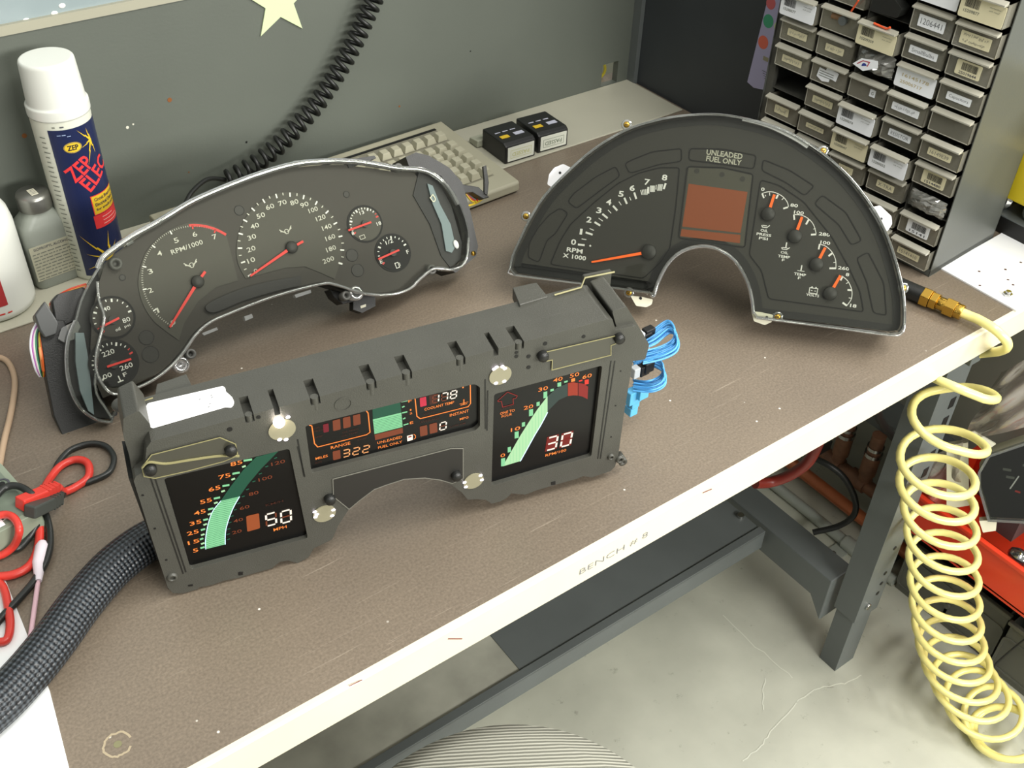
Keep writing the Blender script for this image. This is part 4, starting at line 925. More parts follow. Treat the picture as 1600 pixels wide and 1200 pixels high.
low = [(209, 752), (236, 838), (262, 918), (270, 927), (287, 927), (310, 920), c7(440, 1072), c7(520, 1058), c7(600, 1030), c7(690, 1012), c7(780, 985), (425, 888), (437, 878), (450, 876), (465, 880), (482, 871), (490, 857), (519, 843), (528, 822), (545, 796), (562, 781), (584, 766), (605, 757), (631, 749), (663, 746), (687, 750), (706, 758), (721, 769), (731, 781), (744, 780), (759, 781), (768, 787), (781, 784), (792, 778), (799, 771), (821, 773), (839, 766), (870, 757), (902, 748), (911, 744), (925, 746), (954, 736), (961, 729), (966, 712), (976, 640), (993, 540)]
up = [(997, 515), (993, 509), (962, 516), (957, 499), (948, 499)]
HB = tr(D, low + up)
# upper edge: highlight line from (948,499) to (234,689) with slots cut in it
e0, e1 = D(948, 499), D(236, 690)
def edge_pt(px): # point on the top edge under picture column px
    x = D(px, 0)[0]
    lo, hi = 0.0, 1.0
    for _ in range(40):
        m_ = (lo + hi) / 2; p = (e0[0] + (e1[0] - e0[0]) * m_, e0[1] + (e1[1] - e0[1]) * m_); wp = D.w(*p); cc = RM.inverted() @ (wp - CAM_POS); X_ = 800 + FPX * cc.x / -cc.z
        if X_ > px: lo = m_
        else: hi = m_
    return p
slots = [(812, .0040), (775, .0022), (720, .0040), (636, .0042), (580, .0042), (492, .0040), (432, .0022), (389, .0036)]
topn = [e0]; plain = [e0, e1]
for px, hw in slots:
    p = edge_pt(px); topn += [(p[0] + hw, p[1]), (p[0] + hw, p[1] - .0075), (p[0] - hw, p[1] - .0075), (p[0] - hw, p[1])]
topn.append(e1)
leftend = [(229, 700), (226, 735), (212, 745)]
OUT_N = HB + topn[1:] + tr(D, leftend); OUT_P = HB + plain[1:] + tr(D, leftend)
win1 = fillet(tr(D, [(256, 748), (452, 701), (481, 841), (298, 890)]), .003); win2 = fillet(tr(D, [(477, 666), (741, 600), (750, 605), (750, 666), (742, 673), (487, 739)]), .002); win3 = fillet(tr(D, [(772, 616), (941, 571), (924, 713), (768, 759)]), .003)
DEP = .052
b = MB(); b.poly(OUT_N, -.0235, 0, HOUS, holes=[win1, win2, win3]); 
o = b.build('face_frame', dc, bevel=.0020, bseg=3)
b = MB(); b.poly(OUT_P, lambda x, y: -min(DEP, D.down(x, y) if D.n.z > .02 else DEP), -.0230, HOUS); b.build('housing', dc, bevel=.0015, bseg=3)
# half-round lugs in the slots, small holes
for px, hw in slots:
    if hw < .003: continue
    b = MB(); p = edge_pt(px); M2 = Matrix(((1, 0, 0, p[0]), (0, 0, 1, 0), (0, -1, 0, -.0030), (0, 0, 0, 1)))
    b.poly(circ(0, 0, hw * .82, 18), p[1] - .0135, p[1] - .0012, HOUS, T=M2, smooth=True); b.build('locating_lug', dc)

b = MB()
for x, y, r in ((359, 671, .0022), (852, 537, .0020), (912, 526, .0018), (807, 551, .0016), (807, 557, .0018), (826, 557, .0020), (826, 574, .0020), (1001, 0, 0), (970, 580, .0008), (962, 634, .0008), (955, 683, .0008), (223, 774, .001), (242, 826, .001), (260, 875, .001), (404, 652, .0018), (533, 631, 0)):
    if r: a = D(x, y, .0003); b.poly(circ(a[0], a[1], r, 12), .0001, .0004, DEEP)
for pts in ([c7(690, 975), c7(718, 972), c7(718, 990), c7(690, 995)], [c7(375, 1056), c7(405, 1050), c7(405, 1060), c7(378, 1064)], [cr(715, 992), cr(745, 985), cr(745, 1008), cr(718, 1012)]): b.poly(tr(D, pts), .0001, .0005, DEEP)
a = D(536, 631); b.line(circ(a[0], a[1], .0068, 24), .0007, 0, .0006, HOUS, closed=True)
b.build('holes', dc)
# grooves beside windows
b = MB()
for pts in ([c7(140, 385), c7(345, 985)], [c7(165, 378), c7(362, 975)], [c7(1060, 190), c7(1105, 380)], [c8(60, 745), c8(100, 975)], [c8(1232, 370), c8(1234, 680)], [c8(1248, 440), c8(1244, 690)], [cr(1132, 150), cr(1040, 830)], [cr(1158, 150), cr(1058, 830)]): b = MB(); b.line(tr(D, pts), .0012, .0001, .0003, BLK); b.build('groove', dc)
b = MB()
for x, y, r in ((269, 901, .0042), (954, 713, .0032), (968, 717, .004)):
    a = D(x, y); b.lathe([(r * .55, .0003), (r * .55, .0025), (r, .0025), (r * 1.1, 0)], HOUS, 16, T=Matrix.Translation((a[0], a[1], 0)))
a = D(970, 722); b.lathe([(0, -.014), (.0045, -.014), (.0045, -.002), (.0018, -.002), (.0018, -.004), (0, -.004)], HOUS, 16, T=Matrix.Translation((a[0] + .003, a[1] - .002, .002)))
b.build('screw_bosses', dc)
# metal spring strips with black pins
SPR = mat('spring_strip', '#3b3a30', .3, spec=.8)
GOLD = mat('strip_edge', '#8f8a62', .35)
b = MB(); s1 = tr(D, [c1b(220, 900), c1b(300, 795), c1b(870, 650), c1b(1000, 705), c1b(1020, 800), c1b(900, 850), c1b(600, 930), c1b(330, 990), c1b(240, 975)]); b.poly(s1, .0004, .0012, SPR); b.line(s1, .0008, .0012, .0015, GOLD, closed=True)
b.line([tuple(p) for p in catmull([Vector((*p, 0)) for p in tr(D, [c1b(222, 895), c1b(280, 850), c1b(420, 862), c1b(600, 835), c1b(850, 800), c1b(1030, 800)])], 6)], .0012, .0013, .0028, GOLD); b.build('retaining_strip', dc)
b = MB(); s2 = tr(D, [c2b(0, 860), c2b(735, 690), c2b(740, 770), c2b(690, 790), c2b(690, 890), c2b(75, 1045), c2b(80, 940), c2b(-30, 960), c2b(-50, 880)]); b.poly(s2, .0004, .0012, SPR); b.line(s2, .0008, .0012, .0016, GOLD, closed=True); b.build('retaining_strip', dc)
b = MB()
for x, y in (c1b(295, 935), c1b(965, 775), c2b(-5, 920), c2b(790, 735), (516, 782), (714, 745)):
    a = D(x, y, .004); b.lathe([(.0048, 0), (.0050, .004), (.0042, .0058), (0, .006)], BLK, 18, T=Matrix.Translation((a[0], a[1], .0004))); b.build('retaining_pin', dc); b = MB()
# recessed dark insert under the middle window
b = MB(); ins = tr(D, [c9(105, 255), c9(1090, 0), c9(1190, 0), c9(1190, 250), c9(1100, 290), c9(1000, 262), c9(870, 245), c9(700, 255), c9(560, 300), c9(450, 340), c9(330, 430), c9(240, 505), c9(110, 400)])
b.poly(inset(ins, .0005), .0002, .0008, mat('insert_black', '#23221f', .5)); b.line(ins, .0007, .0005, .0010, mat('edge_grey', '#74736a', .4), closed=True); b.build('insert_panel', dc, label='dark insert panel below the middle screen')
# round windows with light leaking at their rims
DISC = mat('amber_disc', '#8e8a72', .35); LEAK = mat('lamp_leak', '#fff4ff', .4, emit=3.2, ecol='#fff2ff')
for x, y, rx, spots in ((441, 672, .0110, [(437, 687), (447, 687), (450, 652)]), (782, 587, .0102, [(772, 577), (776, 574), (789, 576), (785, 573), (788, 596), (775, 599)]), (740, 752, .0098, [(751, 743), (753, 750), (726, 754), (728, 761)]), (507, 803, .0102, [(521, 797), (519, 806), (492, 800), (493, 808), (495, 804)])):
    a = D(x, y, .001); b = MB(); b.poly(circ(a[0], a[1], rx, 28), .0002, .0010, DISC); d_ = b.build('lamp_window', dc, label='round amber lamp window')
    b = MB()
    for sx_, sy_ in spots: b = MB(); q = D(sx_, sy_, .0012); b.sphere((q[0], q[1], .0011), .0019, LEAK, 5, sc=(1, .75, .4)); b.build('light_gap', d_, label='bright light at the rim')
a = D(436, 660, .003); b = MB(); b.sphere((a[0], a[1], .003), .0046, mat('bare_lamp', '#ffffff', .3, emit=14, ecol='#fff0e0'), 8); b.build('lamp_bulb', dc, label='glaring bare bulb at the top left window')
# ---- side blocks, rear lugs and the label
TD = D.matrix().inverted()
def toD(p): return tuple(TD @ p)
topv = sum(e0[1:2] + e1[1:2]) / 2
# left and right end caps
b = MB(); le = tr(D, [(190, 640), (214, 628), (232, 650), (236, 692), (229, 712), (232, 742), (210, 748), (200, 700), (190, 668)], -.022); b.poly(fillet(le, .002), -.048, -.012, HOUS); b.build('end_block', dc, bevel=.003, bseg=3)
le2 = tr(D, [(200, 742), (216, 742), (245, 830), (268, 905), (262, 916), (236, 840)], -.01); b = MB(); b.poly(le2, -.05, -.006, BLK); b.build('side_skirt', dc)
b = MB(); re = tr(D, [(944, 470), (966, 462), (994, 508), (1002, 522), (996, 545), (975, 548), (958, 520)], -.02); b.poly(fillet(re, .002), -.05, -.004, HOUS); b.build('end_block', dc, bevel=.003, bseg=3)
def topat(px, py, h): # point on a horizontal plane at height h in cluster coordinates
    return Vector(toD(hit(px, py, h)))
ht0 = D.w(*e1).z; ht1 = D.w(*e0).z
def flap(name, pix, h, th=.002, m=HOUS):
    P_ = [hit(x, y, h) for x, y in pix]; bb = MB(); bb.poly([(p.x, p.y) for p in P_], h - th, h, m, T=TD); return bb.build(name, dc, bevel=.0006)
flap('rear_lug', [(245, 600), (291, 584), (302, 607), (240, 626)], ht0 + .001, .012)
flap('rear_lug', [(801, 449), (838, 441), (856, 463), (812, 476)], ht1 + .001, .012)
b = MB(); P1_, P2_ = hit(912, 433, ht1 + .004), hit(956, 424, ht1 + .004)
TT = quadT(P1_ - Vector((0, 0, .024)), P2_ - Vector((0, 0, .024)), P1_)
b.poly(fillet(rect(0, 0, (P2_ - P1_).length, .025), .002), -.003, 0, HOUS, T=TD @ TT); b.lathe([(.003, 0), (.003, .002), (.006, .002), (.0065, 0)], HOUS, 18, T=TD @ TT @ Matrix.Translation((.019, .011, 0))); b.build('mounting_ear', dc, bevel=.0006)
b = MB(); b.tube([TD @ hit(866, 461, ht1 + .002), TD @ hit(908, 449, ht1 + .003), TD @ hit(914, 434, ht1 + .010), TD @ hit(960, 425, ht1 + .008)], .0009, GOLD, 6); b.build('metal_bracket', dc)
b = MB(); b.tube([TD @ hit(206, 613, ht0 + .002), TD @ hit(222, 628, ht0 + .001), TD @ hit(239, 622, ht0 + .002)], .0009, GOLD, 6); a = TD @ hit(190, 632, ht0 - .004); b.sphere(a, .008, HOUS, 8, sc=(1, .5, 1)); b.build('clip_edge', dc)
# white sticker on the top face
E0, E1 = Vector((*e0, 0)), Vector((*e1, 0)); TPm = quadT(E1, E0, E1 + Vector((0, 0, -1))); TPw = D.matrix() @ TPm
def TP(x, y, h=.0):
    o_, n_ = TPw.translation + TPw.col[2].xyz * h, TPw.col[2].xyz; d_ = ray(x, y); X_ = CAM_POS + d_ * ((o_ - CAM_POS).dot(n_) / d_.dot(n_)); q_ = TPw.inverted() @ X_; return (q_.x, q_.y)
lp_ = [(228, 635), (231, 630), (348, 603), (352, 606), (353, 612), (358, 616), (363, 621), (366, 628), (364, 634), (360, 637), (352, 636), (238, 669), (233, 666)]
ls = fillet([TP(x, y, .0008) for x, y in lp_], .001); b = MB(); b.poly(ls, .0004, .0008, mat('white_sticker', '#fbfbfb', .35), T=TPm)
for x, y in ((330, 618), (331, 621), (328, 631), (312, 624), (326, 636)): q = TP(x, y, .0008); b.box(q[0] - .0006, q[0] + .0008, q[1] - .0004, q[1] + .0004, .0008, .0009, INK, T=TPm)
b.build('sticker', dc, label='white sticker with one torn end')

# ---- screens
SN = -.0045
def screen(name, win, label): b = MB(); b.poly(inset(win, -.002), SN - .001, SN, SCR); return b
def T_(b, s, px, h, m, wd=None, z=SN + .0003, bold=.004, dx=0): a = D(px[0], px[1], SN); b.text(s, a[0] + dx, a[1], h, m, z=z, width=wd, bold=bold)
SEG = {'0': 'abcdef', '1': 'bc', '2': 'abged', '3': 'abgcd', '4': 'fgbc', '5': 'afgcd', '7': 'abc', '8': 'abcdefg'}
def seg7(b, ch, x, y, w_, h_, m, t=.0009, sl=.08, off=None, bg=None):
    z = SN + .0005
    if bg: b.poly([(x - .0012 - sl * 0, y - .0014), (x + w_ + .0012, y - .0014), (x + w_ + sl * h_ + .0012, y + h_ + .0014), (x + sl * h_ - .0012, y + h_ + .0014)], SN + .0002, SN + .0002, bg)
    pt = lambda u, v: (x + u * w_ + sl * v * h_, y + v * h_)
    L_ = dict(a=((0, 1), (1, 1)), b=((1, 1), (1, .5)), c=((1, .5), (1, 0)), d=((0, 0), (1, 0)), e=((0, 0), (0, .5)), f=((0, .5), (0, 1)), g=((0, .5), (1, .5)))
    for k_, (p, q) in L_.items():
        P_, Q_ = Vector(pt(*p)), Vector(pt(*q)); d_ = (Q_ - P_).normalized() * t * .55; P_ += d_; Q_ -= d_
        if k_ in SEG[ch]: b.line([P_, Q_], t, z, z, m)
        elif off: b.line([P_, Q_], t * .8, z, z, off)
def digits(b, s, pa, pb, h_, m, t, bg=None, off=None):
    a, c = D(*pa, SN), D(*pb, SN); n = len(s); W_ = (c[0] - a[0]) / n
    for i, ch in enumerate(s): seg7(b, ch, a[0] + W_ * i + W_ * .12, a[1] + (c[1] - a[1]) * i / max(1, n), W_ * .66, h_, m, t, bg=bg, off=off)
# left: speedometer
b = screen('s', win1, '')
for s, y0, tick in (('85', (677, 293), (722, 775, 278)), ('75', (603, 375), (652, 698, 360)), ('65', (540, 452), (590, 633, 437)), ('55', (487, 530), (536, 575, 515)), ('45', (448, 600), (500, 535, 583)), ('35', (422, 665), (470, 500, 650)), ('25', (405, 727), (455, 482, 712)), ('15', (410, 785), (449, 470, 771)), ('5', (422, 838), (452, 478, 825))):
    T_(b, s, c7(*y0), .0046, ORA, .0096 if len(s) > 1 else .0044)
    a, c = D(*c7(tick[0], tick[2]), SN), D(*c7(tick[1], tick[2] - 8), SN); b.line([a, c], .0022, SN + .0003, SN + .0003, GRN)
for x, y in ((722, 316), (655, 395), (592, 470), (547, 543), (508, 613), (480, 678), (465, 742), (465, 797)):
    a = D(*c7(x, y), SN); b.line([(a[0] - .0012, a[1]), (a[0] + .0018, a[1] + .0005)], .002, SN + .0003, SN + .0003, GRN2)
for s, p in (('120', (938, 290)), ('100', (858, 388)), ('80', (785, 482)), ('60', (728, 570)), ('40', (688, 650)), ('20', (680, 722))): T_(b, s, c7(*p), .0040, ORD, .0115 if len(s) > 2 else .0082)
for x, y in ((920, 262), (865, 315), (825, 360), (785, 408), (745, 458), (718, 502), (690, 545), (668, 585), (648, 625), (635, 665), (628, 705), (626, 770), (625, 738)): a = D(*c7(x, y), SN); b.line([(a[0] - .001, a[1]), (a[0] + .0015, a[1] + .0003)], .0014, SN + .0003, SN + .0003, DGRN)
arc_l = [(485, 830), (483, 780), (490, 720), (505, 655), (530, 590), (580, 527)]; arc_r = [(607, 800), (607, 740), (615, 690), (635, 625), (660, 565), (697, 500)]
b.poly(tr(D, [c7(*p) for p in arc_l + arc_r[::-1]], SN), SN + .0003, SN + .0003, GRN)
up_l = [(580, 527), (640, 440), (720, 335), (800, 255)]; up_r = [(697, 500), (750, 425), (830, 330), (940, 218)]
b.poly(tr(D, [c7(*p) for p in up_l + up_r[::-1]], SN), SN + .0003, SN + .0003, DGRN)
L1_, R1_ = catmull([Vector((*D(*c7(*p), SN), 0)) for p in arc_l], 5), catmull([Vector((*D(*c7(*p), SN), 0)) for p in arc_r], 5)
for p, q in list(zip(L1_, R1_))[::1]: b.line([p.xy, q.xy], .00035, SN + .0005, SN + .0005, DGRN)
b.line([p.xy for p in R1_], .0006, SN + .0006, SN + .0006, mat('blue_glow', '#bfe6ff', .4, emit=.8)); b.line([p.xy for p in L1_], .0005, SN + .0006, SN + .0006, mat('blue_glow'))
q = [D(*c7(*p), SN) for p in ((738, 625), (818, 606), (825, 700), (745, 722))]; b.poly(fillet(q, .0015), SN + .0003, SN + .0003, vfd('mid_orange', '#b0582c', 0.9))
digits(b, '50', c7(855, 690), c7(1040, 655), .0148, WSEG, .0017, off=ORD)
T_(b, 'KM/H', c7(915, 543), .0028, ORD2, .015); T_(b, 'MPH', c7(950, 700), .0036, ORA, .0115)
b.build('speed_screen', dc, label='lit speed screen reading 50 MPH')
# middle
b = screen('m', win2, '')
def frame_(pix, m): b.line([p.xy for p in [Vector(D(*c8(*q), SN)).to_3d() for q in pix]], .0009, SN + .0004, SN + .0004, m)
frame_([(132, 655), (148, 660), (165, 770), (185, 792), (490, 715), (512, 700), (500, 580), (488, 565)], ORA); frame_([(793, 488), (805, 600), (825, 615), (1125, 540), (1140, 520), (1138, 400)], ORA)
def block(x0, y0, x1, y1, m, r=.001): q = [D(*c8(*p), SN) for p in ((x0, y0 + (x1 - x0) * .12), (x1, y0 - (x1 - x0) * .12), (x1 + 4, y1 - (x1 - x0) * .12), (x0 + 4, y1 + (x1 - x0) * .12))]; b.poly(fillet(q, r, 3), SN + .0003, SN + .0003, m)
block(218, 648, 252, 700, MAG); block(278, 622, 325, 688, ORD); block(342, 605, 388, 672, ORD); block(405, 590, 450, 655, ORD)
for s, x, y, w_ in (('OIL', 180, 672, .006), ('PRES', 188, 690, .008), ('AMP', 190, 728, .007), ('OIL PRESS', 390, 690, .014), ('OIL TEMP', 385, 712, .014), ('TRIP', 460, 742, .009), ('KM', 190, 888, .005)): T_(b, s, c8(x, y), .0020, ORD2, w_, bold=0)
T_(b, 'RANGE', c8(328, 782), .0034, ORA, .0168); T_(b, 'MILES', c8(210, 856), .0028, ORA, .0105, bold=.005)
block(278, 815, 325, 870, ORD); digits(b, '322', c8(335, 858), c8(520, 820), .0080, OSEG, .0011)
b.poly(tr(D, [c8(530, 620), c8(708, 577), c8(716, 668), c8(540, 712)], SN), SN + .0003, SN + .0003, GRN); b.poly(tr(D, [c8(527, 555), c8(700, 512), c8(708, 575), c8(530, 618)], SN), SN + .0003, SN + .0003, DGRN); b.poly(tr(D, [c8(540, 716), c8(716, 672), c8(718, 705), c8(545, 750)], SN), SN + .0003, SN + .0003, ORD)
for k in range(9): y = 632 + 9.5 * k; b.line([D(*c8(532 + k, y), SN), D(*c8(710 + k, y - 43), SN)], .00035, SN + .0005, SN + .0005, DGRN)
for x0_, x1_, y in ((708, 748, 510), (712, 728, 545), (712, 745, 580), (718, 733, 618), (722, 752, 655)): b.line([D(*c8(x0_, y), SN), D(*c8(x1_, y - 8), SN)], .0014, SN + .0003, SN + .0003, GRN)
for s, x, y, h_, w_ in (('F', 762, 505, .0026, .003), ('1', 766, 560, .002, .0012), ('2', 768, 582, .002, .0024), ('E', 772, 640, .0028, .003)): T_(b, s, c8(x, y), h_, ORA, w_)
T_(b, 'UNLEADED', c8(635, 748), .0030, ORA, .0220); T_(b, 'FUEL ONLY', c8(638, 778), .0030, ORA, .0215)
a = D(*c8(765, 733), SN); b.box(a[0] - .003, a[0] + .002, a[1] - .0035, a[1] + .003, SN + .0003, SN + .0004, WSEG); b.box(a[0] - .002, a[0] + .001, a[1] + .0005, a[1] + .002, SN + .0004, SN + .0005, REDD); b.line([(a[0] + .003, a[1] + .003), (a[0] + .0045, a[1] + .001), (a[0] + .0045, a[1] - .002), (a[0] + .003, a[1] - .003)], .0006, SN + .0004, SN + .0004, ORA)
block(822, 482, 862, 538, mat('dim_crimson', '#a01a34', .4, emit=.4)); block(880, 465, 925, 525, ORD2); digits(b, '178', c8(895, 520), c8(1062, 480), .0085, WSEG, .0012, off=ORD)
a = D(*c8(1093, 420), SN); b.cyl(a[0], a[1], SN + .0003, SN + .0004, .0008, ORA, 8)
T_(b, 'COOLANT TEMP', c8(945, 535), .0030, ORA, .0268); T_(b, 'VOLTS', c8(880, 580), .0022, ORD2, .010); T_(b, 'AVERAGE', c8(885, 625), .0028, ORD2, .0175); T_(b, 'INSTANT', c8(1070, 580), .0033, ORA, .0175)
T_(b, 'MPG', c8(1100, 612), .0026, ORA, .008, bold=.005); T_(b, 'L/100 KM', c8(1060, 655), .0020, ORD2, .014)
a = D(*c8(1098, 515), SN); b.line([(a[0] - .003, a[1] - .002), (a[0] + .003, a[1] - .002)], .0007, SN + .0004, SN + .0004, ORA); b.line([(a[0], a[1] - .002), (a[0], a[1] + .004)], .0009, SN + .0004, SN + .0004, ORA); b.line([(a[0] - .004, a[1] - .0003), (a[0] + .004, a[1] - .0003)], .0005, SN + .0004, SN + .0004, ORA)
block(822, 660, 868, 722, ORD); block(882, 645, 930, 705, ORD); digits(b, '0', c8(940, 690), c8(998, 678), .0088, WSEG, .0012, off=ORD)
b.build('information_screen', dc, label='lit centre screen with range, fuel bar and coolant temperature')
# right: tachometer
b = screen('r', win3, '')
arc_o = [(378, 882), (440, 775), (500, 670), (560, 575), (620, 485), (690, 395)]; arc_i = [(500, 845), (545, 765), (600, 665), (645, 590), (690, 505)]
b.poly(tr(D, [cr(*p) for p in arc_o + arc_i[::-1]], SN), SN + .0003, SN + .0003, GRN2)
A_ = catmull([Vector((*D(*cr(*p), SN), 0)) for p in arc_o], 8); B__ = catmull([Vector((*D(*cr(*p), SN), 0)) for p in arc_i], 8)
b.line([p.xy for p in B__], .0008, SN + .0006, SN + .0006, mat('blue_glow'))
for k in range(12):
    x = 430 + 22 * k; yo = [p for p in arc_o]; f_ = (x - 378) / (690 - 378); top = 882 - 487 * min(1, f_) ** .97; bot = 880 - 120 * max(0, min(1, (x - 420) / 80)) if x < 500 else 845 - 340 * ((x - 500) / 190) ** 1.05
    if x < 505: bot = 880 - (x - 378) * .28
    b.line([D(*cr(x, top + 6), SN), D(*cr(x, max(bot, top + 12)), SN)], .00035, SN + .0005, SN + .0005, GRN)
b.poly(tr(D, [cr(*p) for p in ((690, 395), (750, 340), (830, 303), (830, 393), (770, 420), (690, 500))], SN), SN + .0003, SN + .0003, DGRN2)
b.poly(tr(D, [cr(*p) for p in ((832, 302), (868, 297), (900, 302), (900, 390), (870, 388), (832, 393))], SN), SN + .0003, SN + .0003, vfd('redline_orange', '#b8381e', 0.9)); b.poly(tr(D, [cr(*p) for p in ((904, 302), (940, 308), (972, 328), (968, 415), (935, 398), (904, 390))], SN), SN + .0003, SN + .0003, REDD)
for s, p in (('0', (380, 805)), ('10', (468, 622)), ('20', (558, 470)), ('30', (660, 343)), ('40', (762, 278)), ('50', (878, 247)), ('60', (965, 255))): T_(b, s, cr(*p), .0046, ORA, .0046 if s == '0' else .0092)
for x, y, w_, h_, m in ((382, 852, 28, 54, GRN), (425, 765, 22, 36, GRN), (476, 663, 28, 46, GRN), (523, 590, 22, 30, GRN), (576, 508, 28, 46, GRN), (625, 448, 22, 28, GRN), (675, 385, 26, 44, GRN), (722, 352, 24, 16, GRN), (772, 313, 26, 28, GRN), (818, 293, 24, 12, GRN), (868, 282, 26, 22, ORA), (920, 287, 24, 10, REDL), (962, 295, 28, 32, REDL)):
    q = tr(D, [cr(x - w_ / 2, y - h_ / 2 + 3), cr(x + w_ / 2, y - h_ / 2 - 3), cr(x + w_ / 2, y + h_ / 2 - 3), cr(x - w_ / 2, y + h_ / 2 + 3)], SN); b.poly(q, SN + .0003, SN + .0003, m)
digits(b, '30', cr(668, 775), cr(868, 725), .0162, WSEG, .0019, bg=vfd('digit_ground', '#8a1f18', 0.85), off=vfd('digit_ground', '#8a1f18', 0.85))
T_(b, 'RPM/100', cr(748, 787), .0036, ORA, .0215)
arw = tr(D, [cr(*p) for p in ((412, 365), (480, 392), (470, 408), (450, 412), (453, 450), (378, 470), (370, 430), (348, 432), (345, 425))], SN); b.line(arw, .0007, SN + .0004, SN + .0004, REDD, closed=True)
T_(b, 'UPSHIFT', cr(412, 472), .0018, ORD2, .014); T_(b, 'ONE TO', cr(412, 503), .0032, ORA, .0138); T_(b, 'FOUR', cr(408, 527), .0030, ORA, .0100)
b.build('engine_speed_screen', dc, label='lit tachometer screen reading 30')
# ---- blue harness at the right side
wh = thing('blue_wire_harness', 'bundles of bright blue wires looping out of the right side of the lit display', 'wires', D.w(.445, .10, -.035))
wo = wh.location.copy(); BW = mat('blue_wire', '#4f9fdc', .35, spec=.6)
for g, (pts, n) in enumerate((([(998, 540), (1020, 530), (1045, 512), (1056, 522), (1055, 540), (1035, 552), (1005, 560)], 9), ([(990, 570), (1005, 562), (1030, 570), (1038, 580), (1035, 596), (1015, 605), (990, 603)], 8))):
    z0_ = .125 if g == 0 else .075
    for k in range(n):
        o2 = (k - n / 2) * 2.4; b = MB(); rnd = random.Random(k + 20 * g)
        P_ = [hit(x + rnd.uniform(-1, 1) + (o2 * .3 if 0 < i < 6 else 0), y + o2 * (1.0 if i > 0 else .5), z0_ + rnd.uniform(-.003, .003) - .004 * abs(i - 3)) - wo for i, (x, y) in enumerate(pts)]
        b.tube(catmull(P_, 6), .0010, BW, 6); b.build('wire', wh)
b = MB()
for x, y, z in ((1008, 527, .115), (1013, 520, .118), (1005, 577, .075), (1012, 572, .078)): b = MB(); p = hit(x, y, z) - wo; b.box(p.x - .006, p.x + .006, p.y - .004, p.y + .004, p.z - .006, p.z + .006, DEEP); b.build('black_connector', wh, bevel=.001)
b = MB(); GYC = mat('pale_grey_connector', '#b4b8ba', .4)
for x, y, z in ((999, 527, .12), (1000, 548, .10), (1010, 553, .095), (992, 581, .08)): p = hit(x, y, z) - wo; b.box(p.x - .004, p.x + .004, p.y - .004, p.y + .004, p.z - .006, p.z + .006, GYC)
b.box(-.001, .004, -.004, .004, -.05, .045, GYC); b.build('grey_connector', wh, bevel=.0008)
b = MB(); LBL = mat('light_blue_plug', '#5fb4e0', .4)
for x, y, z, s_ in ((989, 618, .05, .008), (1002, 613, .055, .006), (986, 640, .028, .005), (989, 628, .04, .005)): p = hit(x, y, z) - wo; b.box(p.x - s_, p.x + s_, p.y - .005, p.y + .005, p.z - s_, p.z + s_, LBL)
b.build('blue_connector', wh, bevel=.0008, label='light blue plug')

# ================================================================== crescent analogue cluster (right)
def mid_(a, c): return (a + c) / 2
qa_, qb_ = hit(798, 428, .035), hit(1405, 520, .035); E_ = Plane(tuple(mid_(qa_, qb_)), math.degrees(math.atan2(qb_.y - qa_.y, qb_.x - qa_.x)), 32)
c3 = lambda a, b_: (780 + a / 4, 160 + b_ / 4); c4 = lambda a, b_: (1080 + a * .275, 200 + b_ * .275)
ec = thing('crescent_gauge_cluster', 'half-moon analogue gauge cluster with orange needles, right of centre', 'gauge cluster', matrix=E_.matrix())
arc = [(797, 421), (801, 400), (812, 375), (828, 342), (850, 307), (880, 275), (915, 243), (950, 218), (985, 200), (1020, 189), (1060, 181), (1110, 178), (1150, 182), (1200, 194), (1240, 210), (1285, 239), (1325, 274), (1360, 318), (1382, 358), (1396, 395), (1407, 435), (1413, 470), (1413, 508), (1405, 521)]
bot = [(1390, 523), (1300, 511), (1210, 500), (1182, 496), (1176, 488)]
cut = [(1175, 472), (1168, 442), (1150, 410), (1125, 391), (1096, 385), (1066, 393), (1044, 412), (1029, 440), (1022, 462)]
bl = [(1014, 458), (900, 443), (806, 431)]
def smooth(P, pix, n=3, dn=0): return [tuple(p.xy) for p in catmull([Vector((*P(x, y, dn), 0)) for x, y in pix], n)]
EO = smooth(E_, arc) + tr(E_, bot) + smooth(E_, cut) + tr(E_, bl)
EB = inset(EO, .003)
b = MB(); b.poly(EB, lambda x, y: -min(.055, E_.down(x, y)), -.012, BLK); b.build('housing', ec, bevel=.002)
FZ = -.008
FM = mat('dial_face_dark', '#34332d', .6); FD = mat('groove_black', '#0b0b09', .7)
b = MB(); b.poly(inset(EB, .0085), -.0118, FZ, FM); b.poly(EB, -.0119, FZ + .0004, mat('bezel_band', '#1d1d1a', .5), holes=[inset(EB, .0085)])
tach = [(1062, 262), (1056, 325), (1047, 387), (1032, 410), (1005, 435), (860, 413), (875, 377), (892, 350), (930, 315), (965, 287), (997, 271), (1030, 262)]
boxes = [[(825, 402), (827, 380), (840, 357), (857, 337), (875, 325), (888, 333), (868, 365), (855, 375), (842, 410)], [(887, 315), (897, 302), (930, 277), (962, 260), (969, 275), (935, 300), (901, 326)], [(976, 256), (987, 250), (1020, 237), (1065, 232), (1065, 252), (1030, 257), (984, 271)], [(1078, 232), (1130, 233), (1182, 243), (1178, 264), (1130, 257), (1076, 250)], [(1074, 260), (1130, 262), (1177, 272), (1164, 387), (1060, 372)],
         [c4(410, 185), c4(400, 240), c4(540, 310), c4(645, 385), c4(700, 330), c4(560, 240), c4(425, 185)], [c4(745, 380), c4(700, 430), c4(840, 550), c4(910, 665), c4(970, 640), c4(880, 480)], [c4(1005, 705), c4(940, 740), c4(1000, 880), c4(1035, 1050), c4(1110, 1065), c4(1095, 880)],
         [c4(395, 295), c4(330, 720), c4(400, 810), c4(440, 970), c4(980, 1045), c4(960, 930), c4(895, 790), c4(800, 620), c4(640, 420), c4(500, 325)], tach]
